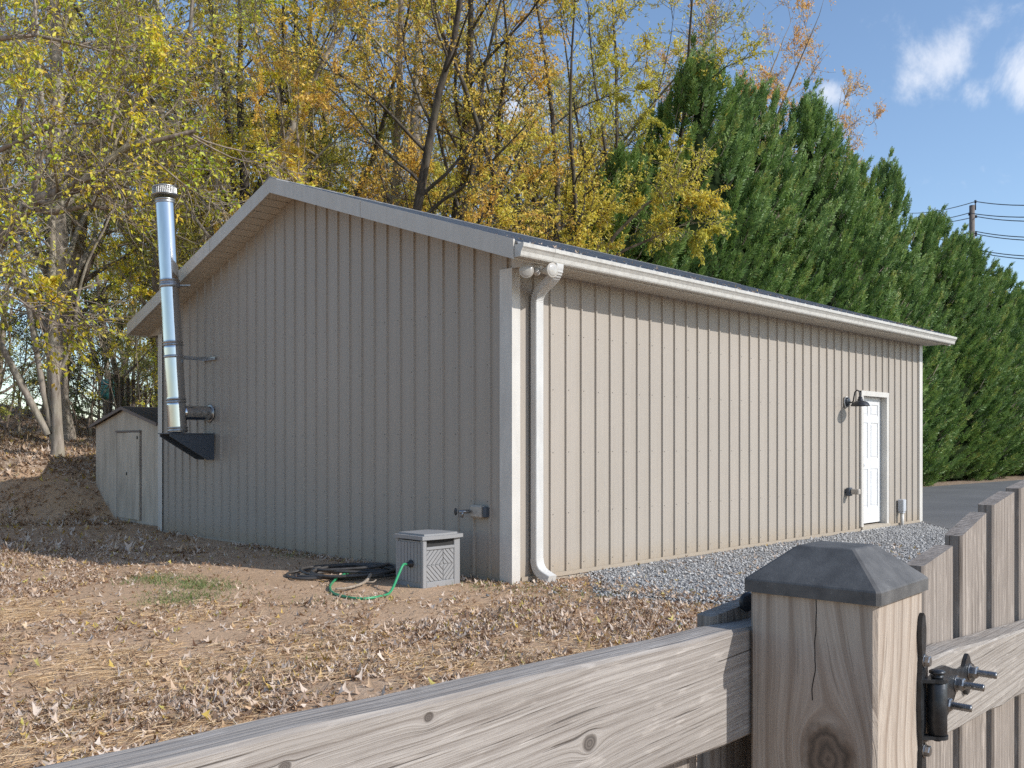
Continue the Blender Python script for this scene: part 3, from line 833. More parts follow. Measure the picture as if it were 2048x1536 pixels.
# leaves lying on roof edge and in the gutter
def scatter_leaves(n, fn, size, seed, flat=0.5):
    """fn(rng,n)->(n,3) points; returns verts, faces, attr of crumpled five-sided leaves"""
    rg = np.random.RandomState(seed); P = fn(rg, n); n = len(P)
    sz = size * rg.uniform(0.55, 1.35, n)
    a0 = rg.uniform(0, 2 * np.pi, n)
    V = np.zeros((n, 7, 3))
    tilt = rg.normal(0, flat, (n, 2))
    V[:, 0, 2] = sz * rg.uniform(-0.12, 0.12, n)
    asp = rg.uniform(0.45, 0.95, n)
    for k in range(6):
        th = 2 * np.pi * k / 6 + rg.normal(0, 0.22, n)
        rr = sz * (rg.uniform(0.50, 0.90, n) if k % 2 == 0 else rg.uniform(0.16, 0.34, n))
        lx, ly = rr * np.cos(th), rr * np.sin(th) * asp
        V[:, k + 1, 0] = lx * np.cos(a0) - ly * np.sin(a0)
        V[:, k + 1, 1] = lx * np.sin(a0) + ly * np.cos(a0)
        V[:, k + 1, 2] = sz * (rg.uniform(-0.05, 0.60, n) if k % 2 == 0 else rg.uniform(-0.12, 0.15, n)) + tilt[:, 0] * V[:, k + 1, 0] + tilt[:, 1] * V[:, k + 1, 1]
    V[:, :, 2] -= V[:, :, 2].min(1)[:, None] * 0.85
    V += P[:, None, :]
    base = np.arange(n)[:, None, None] * 7
    f = np.array([[0, k + 1, (k + 1) % 6 + 1] for k in range(6)])[None]
    F = (base + f).reshape(-1, 3)
    return V.reshape(-1, 3), F, np.repeat(rg.beta(1.35, 1.15, n), 6)

def roof_pts(rg, n):
    x = rg.uniform(-0.3, L + 0.25, n); y = -OY - 0.02 + np.abs(rg.normal(0, 0.30, n))
    y[: n // 3] = rg.uniform(-OY - 0.095, -OY - 0.01, n // 3)
    z = ZE + SL * (y + OY) + 0.156
    z[: n // 3] = ZE + 0.095 + rg.uniform(0, 0.02, n // 3)
    return np.stack([x, y, z], -1)
V_, F_, A_ = scatter_leaves(520, roof_pts, 0.036, 11, 0.25)
o = link_mesh('fallen_leaves_on_roof', np_mesh('fallen_leaves_on_roof', V_, F_, M['litter'], attr=A_))
tag(o, 'small dry leaves caught along the roof edge above the gutter', 'leaves', kind='stuff')

# ------------------------------------------------------------------ things fixed to the garage
# twin flood light under the eave corner
fl = thing('flood_light', 'twin-headed outdoor flood light under the eave beside the bent downspout', 'flood light', c2w(0.235, 8.45, 2.9))
bc = c2w(0.235, 8.47, ZE)
MB().lathe([(0.055, 0.0), (0.058, -0.02), (0.045, -0.035), (0.03, -0.05), (0.0, -0.052)][::-1], axis_matrix(bc, (0, 0, 1)), 20).build('mount', M['white'], fl)
cd = Vector((-S2, -S2, 0)); rt = Vector((S2, -S2, 0))
MB().tube([bc + Vector((0, 0, -0.045)), bc + Vector((0, 0, -0.09)) + cd * 0.03], [0.022, 0.02], 10).lathe([(0.0, 0.0), (0.030, 0.004), (0.034, 0.05), (0.026, 0.075), (0.0, 0.08)], axis_matrix(bc + Vector((0, 0, -0.055)) - rt * 0.02, (cd + Vector((0, 0, -0.4)) + rt * 0.2)), 14).build('motion_sensor', M['white'], fl)
for (r_, f_, z_, dr) in ((0.128, 8.32, 2.848, cd + Vector((0, 0, -0.10))), (0.355, 8.26, 2.842, cd + rt * 0.85 + Vector((0, 0, -0.08)))):
    fc = c2w(r_, f_, z_); dr = dr.normalized(); Mx = axis_matrix(fc, dr)
    h = MB().lathe([(0.0, -0.125), (0.024, -0.12), (0.028, -0.085), (0.040, -0.055), (0.060, -0.012), (0.066, 0.0), (0.066, 0.008), (0.058, 0.009)], Mx, 28).build('lamp_head', M['trim_tan'], fl)
    MB().lathe([(0.058, 0.004), (0.054, 0.010), (0.035, 0.014), (0.0, 0.016)], Mx, 28).build('lens', M['lens'], h)
    MB().tube([bc + Vector((0, 0, -0.05)), fc - dr * 0.11 + Vector((0, 0, 0.01)), fc - dr * 0.09], [0.012, 0.012, 0.014], 8).build('arm', M['white'], fl)

# barn lamp by the door
lx, lz = 6.80, 1.905
wlamp = thing('barn_lamp', 'black gooseneck barn lamp on the wall left of the white door', 'lamp', (lx, 0, lz))
MB().lathe([(0.085, 0.0), (0.085, 0.012), (0.078, 0.018)], axis_matrix((lx, -0.019, lz), (0, -1, 0)), 28).build('mounting_ring', M['white'], wlamp)
MB().lathe([(0.070, 0.0), (0.070, 0.012), (0.055, 0.022), (0.0, 0.026)], axis_matrix((lx, -0.038, lz), (0, -1, 0)), 28).build('backplate', M['black_metal'], wlamp)
arm = [Vector((lx, -0.06, lz)), Vector((lx, -0.10, lz - 0.01)), Vector((lx, -0.125, lz + 0.01)), Vector((lx, -0.135, lz + 0.075)), Vector((lx, -0.150, lz + 0.14)), Vector((lx, -0.180, lz + 0.165)), Vector((lx, -0.210, lz + 0.150)), Vector((lx, -0.225, lz + 0.10)), Vector((lx, -0.228, lz + 0.05))]
MB().tube(arm, 0.010, 10).build('gooseneck_arm', M['black_metal'], wlamp)
MB().lathe([(0.028, 0.075), (0.030, 0.045), (0.040, 0.040), (0.040, 0.018), (0.055, 0.012), (0.090, 0.002), (0.114, -0.018), (0.125, -0.044), (0.134, -0.050), (0.129, -0.059), (0.120, -0.052), (0.080, -0.016), (0.030, 0.0)], axis_matrix((lx, -0.228, lz - 0.005), (0, 0, 1)), 36).build('lamp_shade', M['black_metal'], wlamp)
# (plain outline of the lamp holder inside)
MB().lathe([(0.018, 0.0), (0.020, -0.03), (0.0, -0.035)][::-1], axis_matrix((lx, -0.228, lz), (0, 0, 1)), 12).build('socket', M['lens'], wlamp)

# small outlet low on the wall
ox, oz = 6.84, 0.61
outl = thing('outlet_box', 'small grey outdoor outlet low on the wall between lamp and door', 'outlet', (ox, 0, oz))
MB().box((ox - 0.05, -0.075, oz - 0.06), (ox + 0.05, -0.019, oz + 0.06), bevel=0.008).build('box', M['bracket'], outl)
MB().box((ox - 0.03, -0.20, oz - 0.035), (ox + 0.05, -0.075, oz + 0.045), bevel=0.012).build('cover', M['clear_cover'], outl)
# meter riser at right of the door
mx = 8.64
met = thing('utility_box', 'grey utility box on a short white conduit right of the door', 'utility box', (mx, 0, 0))
MB().box((mx - 0.055, -0.115, 0.235), (mx + 0.055, -0.019, 0.425), bevel=0.010).box((mx - 0.045, -0.105, 0.205), (mx + 0.045, -0.03, 0.24), bevel=0.008).build('box', painted('grey_pvc', (0.50, 0.51, 0.52), 0.4, 0.1), met)
MB().tube([(mx, -0.07, -0.05), (mx, -0.07, 0.21)], 0.028, 14).build('conduit', M['white'], met)

# hose tap in a boxed cover on the gable wall
ty, tz = 0.42, 0.0
tap = thing('garden_tap', 'boxed outdoor tap with black handle on the shaded gable wall', 'tap', (0, 0.43, 0.65))
MB().box((-0.085, 0.34, 0.595), (-0.012, 0.50, 0.715), bevel=0.015).build('cover', M['clear_cover'], tap)
MB().box((-0.06, 0.285, 0.605), (-0.012, 0.338, 0.70), bevel=0.004).build('wall_plate', M['bracket'], tap)
MB().tube([(-0.10, 0.47, 0.655), (-0.16, 0.50, 0.655), (-0.20, 0.52, 0.655)], [0.02, 0.018, 0.015], 10).tube([(-0.165, 0.50, 0.66), (-0.17, 0.505, 0.60)], [0.016, 0.014], 10).build('spigot', M['zinc'], tap)
MB().lathe([(0.0, 0), (0.034, 0.003), (0.036, 0.010), (0.026, 0.014), (0.0, 0.012)], axis_matrix((-0.205, 0.545, 0.655), (-0.9, 0.35, 0)), 14).build('handle', M['black_metal'], tap)

# stove pipe
pipe = thing('stove_pipe', 'tall polished steel stove pipe standing on a bracket against the gable wall', 'chimney', (-0.5, 5.85, 1.42))
pb = Vector((-0.47, 5.84, 1.45)); pt = Vector((-0.585, 5.985, 4.62))
PR = 0.122
def pp(t): return pb.lerp(pt, t)
axis = (pt - pb).normalized(); PL = (pt - pb).length
cutz = [0.0, 0.135, 0.375, 0.635, 0.985]
for i in range(4):
    a, c = cutz[i] * PL, cutz[i + 1] * PL
    MB().lathe([(PR + 0.004, a), (PR, a + 0.02), (PR, a + 0.05), (PR, c - 0.06), (PR + 0.001, c - 0.004)], axis_matrix(pb, axis), 40).build('pipe_section', M['chrome'], pipe)
for tt in cutz[1:4] + [0.015, 0.975]:
    a = tt * PL
    MB().lathe([(PR, a - 0.03), (PR + 0.010, a - 0.026), (PR + 0.010, a - 0.012), (PR + 0.003, a - 0.008), (PR + 0.003, a + 0.008), (PR + 0.010, a + 0.012), (PR + 0.010, a + 0.026), (PR, a + 0.030)], axis_matrix(pb, axis), 40).build('locking_band', M['mesh_steel'], pipe)
Mt = axis_matrix(pb + axis * PL, axis)
cap = MB().lathe([(PR + 0.005, -0.01), (PR + 0.05, 0.0), (PR + 0.052, 0.012), (PR + 0.04, 0.014), (0.0, 0.014)], Mt, 36).lathe([(0.0, 0.150), (PR * 0.7, 0.145), (PR + 0.025, 0.120), (PR + 0.036, 0.112), (PR + 0.036, 0.100), (PR + 0.020, 0.100)], Mt, 36).build('rain_cap', M['mesh_steel'], pipe)
MB().lathe([(PR * 0.78, 0.014), (PR * 0.78, 0.104)], Mt, 24).build('inner_collar', M['dark'], cap)
cage = MB(); NB = 40
for k in range(NB):
    th = 2 * math.pi * k / NB
    p = lambda z: Mt @ Vector(((PR + 0.03) * math.cos(th), (PR + 0.03) * math.sin(th), z))
    cage.tube([p(0.012), p(0.104)], 0.0035, 4, smooth=False)
for z in (0.034, 0.057, 0.080): cage.tube([Mt @ Vector(((PR + 0.03) * math.cos(2 * math.pi * k / 24), (PR + 0.03) * math.sin(2 * math.pi * k / 24), z)) for k in range(25)], 0.0045, 4)
cage.build('spark_screen', M['mesh_steel'], cap)
# tee to the wall
tq = pp(0.085); tw = Vector((0.02, tq.y - 0.02, tq.z + 0.0))
prof = [(0.085, 0.0)]; ln_ = (tw - tq).length; z = 0.10
while z < ln_: prof += [(0.092, z), (0.099, z + 0.012)]; z += 0.024
prof += [(0.092, ln_)]
MB().lathe(prof, axis_matrix(tq, tw - tq), 28).build('wall_tee', M['chrome'], pipe)
MB().lathe([(0.13, 0), (0.13, 0.006), (0.10, 0.01)], axis_matrix((-0.02, tq.y - 0.02, tq.z), (-1, 0, 0)), 28).build('wall_collar', M['mesh_steel'], pipe)
# bracket plate and two triangular side plates
zb = pb.z - 0.005
brk = thing('pipe_bracket', 'dark blue-grey triangular wall bracket holding up the stove pipe', 'bracket', (0, 5.85, zb))
MB().box((-0.66, 5.69, zb - 0.012), (-0.02, 6.03, zb), bevel=0.002).build('shelf', M['bracket'], brk)
for yy in (5.70, 6.00):
    MB().prism([(-0.02, yy, zb - 0.013), (-0.64, yy, zb - 0.013), (-0.64, yy, zb - 0.045), (-0.12, yy, zb - 0.36), (-0.02, yy, zb - 0.36)], (0, 0.02, 0)).build('side_plate', M['bracket'], brk)
# strap bracket and roof stay
zq = pp(0.32)
st_ = thing('pipe_strap', 'thin steel wall strap round the middle of the stove pipe', 'strap', (0, 5.85, zq.z))
MB().lathe([(PR + 0.002, -0.02), (PR + 0.006, -0.018), (PR + 0.006, 0.018), (PR + 0.002, 0.02)], axis_matrix(zq, axis), 32).build('band', M['galv'], st_)
for dy in (-0.10, 0.10):
    MB().box((zq.x + 0.03, zq.y + dy - 0.003, zq.z - 0.016), (-0.002, zq.y + dy + 0.003, zq.z + 0.016)).build('arm', M['galv'], st_)
MB().box((-0.03, zq.y - 0.22, zq.z - 0.02), (-0.02, zq.y + 0.14, zq.z + 0.02)).build('wall_bar', M['galv'], st_)
zs_ = pp(0.635)
ry = zs_.y
stay = thing('roof_stay', 'flat grey steel stay tying the stove pipe to the roof edge', 'stay', (-OX, ry, zs_.z))
MB().lathe([(PR + 0.004, -0.03), (PR + 0.010, -0.028), (PR + 0.010, 0.028), (PR + 0.004, 0.03)], axis_matrix(zs_ - axis * 0.05, axis), 32).build('band', M['galv'], stay)
MB().prism([(zs_.x + 0.10, ry - 0.10, zs_.z - 0.045), (zs_.x + 0.10, ry + 0.08, zs_.z - 0.045), (-OX - 0.004, ry - 0.06, zs_.z - 0.045), (-OX - 0.004, ry - 0.20, zs_.z - 0.045)], (0, 0, 0.012)).build('plate', M['galv'], stay)

# ------------------------------------------------------------------ hose box with hoses
hx0, hx1, hy0, hy1, hz = -0.735, -0.275, 0.40, 0.80, 0.475
hb = thing('hose_reel_box', 'grey resin hose reel box with herringbone front beside the garage corner', 'hose box', ((hx0 + hx1) / 2, (hy0 + hy1) / 2, 0))
g0 = -0.01
body = MB()
body.box((hx0 + 0.012, hy0 + 0.03, g0), (hx1 - 0.012, hy1, hz - 0.06))
body.build('body', M['resin'], hb)
# left side sheet with upright grooves
side = MB(); nS = 7
for k in range(nS):
    ya = hy0 + 0.045 + k * (hy1 - hy0 - 0.07) / nS; yb = ya + (hy1 - hy0 - 0.07) / nS - 0.006
    MB().box((hx0 + 0.004, ya, g0 + 0.05), (hx0 + 0.012, yb, hz - 0.075), bevel=0.002).build('side_slat', M['resin'], hb)
for lo_, hi_ in (((hx0, hy0, g0), (hx0 + 0.045, hy0 + 0.04, hz - 0.045)), ((hx1 - 0.075, hy0 + 0.012, g0), (hx1, hy0 + 0.05, hz - 0.045)), ((hx0, hy1 - 0.035, g0), (hx0 + 0.03, hy1, hz - 0.045))):
    MB().box(lo_, hi_, bevel=0.005).build('corner_post', M['resin'], hb)
fx0, fx1 = hx0 + 0.045, hx1 - 0.078
MB().box((fx0, hy0 + 0.004, g0 + 0.0), (fx1, hy0 + 0.03, 0.045), bevel=0.005).build('front_rail', M['resin'], hb)
MB().box((fx0, hy0 + 0.002, 0.335), (fx1, hy0 + 0.03, 0.362), bevel=0.003).build('front_rail', M['resin'], hb)
MB().box((fx0, hy0 + 0.020, 0.045), (fx1, hy0 + 0.03, 0.335)).build('front_panel', M['resin'], hb)
MB().box((fx0 + 0.01, hy0 + 0.026, 0.362), (fx1 + 0.01, hy0 + 0.0295, 0.43)).build('slot_shade', M['dark'], hb)  # near-black plate painted as the shaded opening under the lid
# herringbone slats, clipped to four fields
def clip_strip(cx0, cx1, cz0, cz1, sgn, off, wd):
    """parallelogram strip at 45 deg clipped to a rectangle"""
    poly = [(-1, 0), (1, 0), (1, 1), (-1, 1)]
    d = Vector((1, sgn)).normalized(); n = Vector((-d.y, d.x))
    c = Vector(((cx0 + cx1) / 2, (cz0 + cz1) / 2)) + n * off
    pts = [c - d * 1 - n * wd / 2, c + d * 1 - n * wd / 2, c + d * 1 + n * wd / 2, c - d * 1 + n * wd / 2]
    def cl(pts, f):
        out = []
        for i in range(len(pts)):
            a, b_ = pts[i], pts[(i + 1) % len(pts)]; fa, fb = f(a), f(b_)
            if fa >= 0: out.append(a)
            if (fa >= 0) != (fb >= 0): out.append(a.lerp(b_, fa / (fa - fb)))
        return out
    for f in (lambda p: p.x - cx0, lambda p: cx1 - p.x, lambda p: p.y - cz0, lambda p: cz1 - p.y):
        if len(pts) < 3: return None
        pts = cl(pts, f)
    return pts if len(pts) >= 3 else None
xm, zm = fx0 + (fx1 - fx0) * 0.60, 0.195
for (a0, a1, c0, c1, sg) in ((fx0 + 0.006, xm - 0.004, 0.050, zm - 0.004, -1), (xm + 0.004, fx1 - 0.006, 0.050, zm - 0.004, 1), (fx0 + 0.006, xm - 0.004, zm + 0.004, 0.33, 1), (xm + 0.004, fx1 - 0.006, zm + 0.004, 0.33, -1)):
    for k in range(-7, 8):
        p_ = clip_strip(a0, a1, c0, c1, sg, k * 0.034, 0.027)
        if p_ and len(p_) >= 3:
            ar = abs(sum(p_[i].x * p_[(i + 1) % len(p_)].y - p_[(i + 1) % len(p_)].x * p_[i].y for i in range(len(p_)))) / 2
            if ar > 1e-4:
                MB().prism([(q.x, hy0 + 0.020, q.y) for q in p_], (0, -0.009, 0)).build('front_slat', M['resin'], hb)
# lid: overhanging, bowed front
lid = MB(); n = 14; top = []; 
fr_ = [(hx0 - 0.015 + (hx1 - hx0 + 0.03) * i / n, hy0 - 0.012 - 0.022 * math.sin(math.pi * i / n)) for i in range(n + 1)]
outl_ = [(x, y, hz - 0.045) for x, y in fr_] + [(hx1 + 0.015, hy1 + 0.012, hz - 0.045), (hx0 - 0.015, hy1 + 0.012, hz - 0.045)]
lid.prism(outl_, (0, 0, 0.034))
ins = [(hx0 + 0.03 + (hx1 - hx0 - 0.06) * i / n, hy0 + 0.02 - 0.02 * math.sin(math.pi * i / n)) for i in range(n + 1)]
lid_o = lid.build('lid', M['resin'], hb)
l2 = MB(); l2.prism([(x, y, hz - 0.011) for x, y in ins] + [(hx1 - 0.03, hy1 - 0.01, hz - 0.011), (hx0 + 0.03, hy1 - 0.01, hz - 0.011)], (0, 0, 0.016)); l2.build('lid_top', M['resin'], lid_o)
MB().lathe([(0.035, 0), (0.035, 0.012), (0.018, 0.02), (0.016, 0.05), (0.0, 0.052)], axis_matrix((hx0 - 0.0, hy0 + 0.17, 0.205), (-1, 0, 0)), 16).build('hose_fitting', M['black_metal'], hb)

def spline(pts, n=8):
    pts = [Vector(p) for p in pts]; out = []
    P = [pts[0] * 2 - pts[1]] + pts + [pts[-1] * 2 - pts[-2]]
    for i in range(1, len(P) - 2):
        p0, p1, p2, p3 = P[i - 1], P[i], P[i + 1], P[i + 2]
        for k in range(n):
            t = k / n
            out.append(0.5 * ((2 * p1) + (p2 - p0) * t + (2 * p0 - 5 * p1 + 4 * p2 - p3) * t * t + (-p0 + 3 * p1 - 3 * p2 + p3) * t ** 3))
    out.append(pts[-1]); return out
def gp_(px, py, dz=0.0, z0=0.0):
    """ground point seen at photo pixel px,py"""
    f = 1861 * (1.30 - z0) / (py - 888); r = (px - 1024) / 1861 * f
    x, y = c2w(r, f); return Vector((x, y, float(ground_z(x, y)) + dz))
hs = Vector((hx0 - 0.05, hy0 + 0.17, 0.205))
gpts = [hs, hs + Vector((-0.06, -0.02, 0.0)), hs + Vector((-0.14, -0.06, -0.07)), gp_(783, 1185, 0.03), gp_(768, 1193, 0.014), gp_(730, 1199, 0.012), gp_(700, 1197, 0.012), gp_(668, 1188, 0.012), gp_(660, 1176, 0.012), gp_(668, 1165, 0.018), gp_(680, 1157, 0.03), gp_(700, 1150, 0.03), gp_(730, 1148, 0.02)]
gh = MB().tube(spline(gpts, 8), 0.0115, 12).build('garden_hose', M['green_hose'])
tag(gh, 'green garden hose running from the hose box fitting onto the soil', 'hose')
rr = random.Random(4)
bh = MB(); pts = []
cx, cy = gp_(705, 1150).x, gp_(705, 1150).y
maj = Vector((S2, -S2, 0)); mn = Vector((S2, S2, 0))
for i in range(0, 60 * 6 + 1, 12):
    a = R(i * 6) + 0.6; lap = i / 60
    ra = 0.44 + 0.05 * math.sin(lap * 2.1) + 0.03 * math.sin(a * 2 + lap); rb_ = 0.30 + 0.10 * math.sin(lap * 1.7 + 1)
    p = Vector((cx, cy, 0)) + maj * (ra * math.cos(a) + 0.07 * math.sin(lap * 3)) + mn * (rb_ * math.sin(a) + 0.13 * math.cos(lap * 2.2))
    p.z = float(ground_z(p.x, p.y)) + 0.018 + 0.010 * lap + 0.012 * math.sin(a * 3 + lap * 5)
    pts.append(p)
bh.tube(spline(pts, 5), 0.0145, 10)
e = [gp_(668, 1161, 0.05), gp_(640, 1160, 0.03), gp_(600, 1160, 0.02), gp_(575, 1154, 0.02), gp_(583, 1147, 0.02), gp_(630, 1144, 0.03), gp_(700, 1147, 0.05), gp_(770, 1150, 0.04)]
tag(bh.build('coiled_hose', M['black_hose']), 'black rubber hose coiled in loops on the soil left of the hose box', 'hose')
tag(MB().tube(spline(e, 7), 0.0145, 10).build('loose_hose', M['black_hose']), 'brown-black hose end looping out past the coiled hose', 'hose')
tag(MB().tube(spline([gp_(672, 1183, 0.03), gp_(700, 1180, 0.03), gp_(730, 1172, 0.04), gp_(742, 1163, 0.07)], 6), [0.010] * 6 + [0.013] * 6 + [0.016] * 7, 7).tube(spline([gp_(728, 1172, 0.04), gp_(745, 1172, 0.04), gp_(752, 1170, 0.05)], 3), 0.007, 6).build('dead_branch', M['grey_branch']), 'short bare grey stick lying across the coiled hose', 'stick')

# ------------------------------------------------------------------ shed
sx, sy0, sy1 = 0.34, 8.20, 10.80
sym = (sy0 + sy1) / 2; sze, szp, sd = 1.62, 1.90, 1.9
shed = thing('garden_shed', 'small dirty cream shed with double doors behind the garage corner', 'shed', (sx, sym, 0))
MB().prism([(sx, sy0 + 0.04, 0.0), (sx, sy1 - 0.04, 0.0), (sx, sy1 - 0.04, sze), (sx, sym, szp - 0.02), (sx, sy0 + 0.04, sze)], (sd, 0, 0)).build('wall', M['shed'], shed)
dyc = sym - 0.14
for (ya, yb, pr, nm) in ((dyc + 0.009, dyc + 0.45, 0.014, 'left'), (dyc - 0.47, dyc - 0.006, 0.034, 'right')):
    d_ = MB().box((sx - pr, ya, 0.06), (sx + 0.004, yb, 1.49), bevel=0.004).build('door', M['shed'], shed)
    if nm == 'right': d_['label'] = 'right shed door standing slightly ajar'
    MB().box((sx - pr - 0.012, ya + (0.03 if nm == 'left' else 0.04), 1.38 if nm == 'right' else 0.78), (sx - pr, ya + (0.05 if nm == 'left' else 0.06), 1.43 if nm == 'right' else 0.83)).build('latch', M['dark'], d_)
MB().box((sx - 0.035, dyc - 0.50, 1.495), (sx + 0.002, dyc + 0.48, 1.525)).box((sx - 0.008, dyc - 0.50, 0.05), (sx + 0.002, dyc - 0.475, 1.495)).box((sx - 0.008, dyc + 0.455, 0.05), (sx + 0.002, dyc + 0.48, 1.495)).build('door_frame', M['shed_trim'], shed)
MB().box((sx - 0.0115, dyc - 0.008, 0.06), (sx - 0.004, dyc + 0.008, 1.49)).build('door_gap_shade', M['dark'], shed)  # dark strip put in for the shade of the gap between the doors
rf = (szp - sze) / ((sy1 - sy0) / 2)
for s_ in (0, 1):
    def Y(t): return sym + (1 if s_ else -1) * t
    hw = (sy1 - sy0) / 2
    MB().prism([(sx - 0.06, Y(0.0), szp), (sx - 0.06, Y(hw + 0.06), szp - rf * (hw + 0.06)), (sx - 0.06, Y(hw + 0.06), szp - rf * (hw + 0.06) + 0.03), (sx - 0.06, Y(0.0), szp + 0.03)], (sd + 0.12, 0, 0)).build('roof', M['shingle'], shed)
    MB().prism([(sx - 0.064, Y(0.0), szp - 0.025), (sx - 0.064, Y(hw + 0.07), szp - rf * (hw + 0.07) - 0.025), (sx - 0.064, Y(hw + 0.07), szp - rf * (hw + 0.07) + 0.025), (sx - 0.064, Y(0.0), szp + 0.025)], (-0.02, 0, 0)).build('gable_trim', M['shed_trim'], shed)

# ------------------------------------------------------------------ post, fence, gate in the foreground
E1 = Vector(((0.665 + 0.747) * S2, (0.747 - 0.665) * S2, 0)).normalized()
E2 = Vector((-E1.y, E1.x, 0))
CP = c2w(0.369, 0.942, 0)
def fp(t, u, dz): return CP + E1 * t + E2 * u + Vector((0, 0, 1.30 - dz))
FM = Matrix((E1, E2, Vector((0, 0, 1)))).transposed().to_4x4(); FM.translation = CP
FMc = FM.copy(); FMc.translation = CP + Vector((0, 0, 1.30))       # z measured from eye level
def fobj(name, mb_local, mat, parent, M4=None):
    """mesh whose object frame is the fence frame (x along the fence)"""
    me = mb_local.mesh(name, mat)
    o = link_mesh(name, me, parent); o.matrix_world = FMc if parent is None else FMc
    if parent is not None:
        o.matrix_parent_inverse = Matrix.Identity(4)
        o.matrix_basis = Matrix.Translation(-origin_of(parent)) @ FMc
    return o
gpost = thing('gate_post', 'thick brown wooden gate post with black pyramid cap in the foreground', 'post', (CP.x, CP.y, 0))
pm = MB(); s_p = 0.14
# post with many-sided chamfer so the arrises are soft
ch = 0.004
outline = [(ch, 0), (s_p - ch, 0), (s_p, ch), (s_p, s_p - ch), (s_p - ch, s_p), (ch, s_p), (0, s_p - ch), (0, ch)]
pm.prism([(x, y, -1.40) for x, y in outline], (0, 0, 1.40 - 0.150))
fobj('post', pm, M['post'], gpost)
cm = MB(); e_ = 0.0055
def ring(in_, z): return [Vector((-e_ + in_, -e_ + in_, z)), Vector((s_p + e_ - in_, -e_ + in_, z)), Vector((s_p + e_ - in_, s_p + e_ - in_, z)), Vector((-e_ + in_, s_p + e_ - in_, z))]
def oct_ring(in_, z, c):
    lo, hi = -e_ + in_, s_p + e_ - in_
    return [Vector((lo + c, lo, z)), Vector((hi - c, lo, z)), Vector((hi, lo + c, z)), Vector((hi, hi - c, z)), Vector((hi - c, hi, z)), Vector((lo + c, hi, z)), Vector((lo, hi - c, z)), Vector((lo, lo + c, z))]
rings = [oct_ring(0.0, -0.1635, 0.004), oct_ring(0.0, -0.1505, 0.004), oct_ring(0.0012, -0.1488, 0.0035), oct_ring(0.0425, -0.1135, 0.0025), oct_ring(0.0450, -0.1125, 0.003)]
vs = [p for r_ in rings for p in r_]; fs = []
for i in range(len(rings) - 1):
    for k in range(8): fs.append([i * 8 + k, i * 8 + (k + 1) % 8, (i + 1) * 8 + (k + 1) % 8, (i + 1) * 8 + k])
fs.append([len(vs) - 8 + k for k in range(8)]); fs.append(list(range(8))[::-1])
cm.add(vs, fs)
def cap_mat():
    t = NT('black_plastic_cap'); O = t.tc('Object'); n = t.noise(O, 30, 5, 0.65); f = t.noise(O, 400, 3, 0.7); sp = t.noise(O, 170, 2)
    c = t.mix(t.ramp(n, [(0.35, 0.0), (0.7, 1.0)]), (0.080, 0.076, 0.072), (0.145, 0.137, 0.128))
    c = t.mix(t.math('MULTIPLY', t.ramp(sp, [(0.68, 0.0), (0.74, 1.0)]), 0.35), c, (0.25, 0.24, 0.22))
    return t.fin(c, 0.62, normal=t.bump(f, 0.35, 0.0008), spec=0.25)
fobj('post_cap', cm, cap_mat(), gpost)

# left-hand rail fence
lf = thing('rail_fence', 'weathered grey board fence running left from the gate post', 'fence', (CP.x, CP.y, 0))
def slanted_board(t0, t1, ztop, h, u0, u1, segs=14, seed=1, wob=0.0012):
    """board along the fence; ztop(t); slightly uneven edges"""
    rg = random.Random(seed); b = MB(); ts = [t0 + (t1 - t0) * i / segs for i in range(segs + 1)]
    prof = []
    for t in ts:
        z1 = ztop(t) + rg.uniform(-wob, wob); z0 = ztop(t) - h + rg.uniform(-wob, wob) * 1.5; uu = rg.uniform(-0.0006, 0.0006)
        c = 0.003
        prof.append([Vector((t, u0 + uu, z0 + c)), Vector((t, u0 + uu, z1 - c)), Vector((t, u0 + c, z1)), Vector((t, u1 - c, z1)), Vector((t, u1, z1 - c)), Vector((t, u1, z0 + c)), Vector((t, u1 - c, z0)), Vector((t, u0 + c, z0))])
    vs = [p for r_ in prof for p in r_]; fs = []
    for i in range(len(prof) - 1):
        for k in range(8): fs.append([i * 8 + k, (i + 1) * 8 + k, (i + 1) * 8 + (k + 1) % 8, i * 8 + (k + 1) % 8])
    fs.append(list(range(8))); fs.append([len(vs) - 8 + k for k in range(8)][::-1])
    b.add(vs, fs); return b
lt = lambda t: -0.2056 - 0.0391 * (t - 0.029)
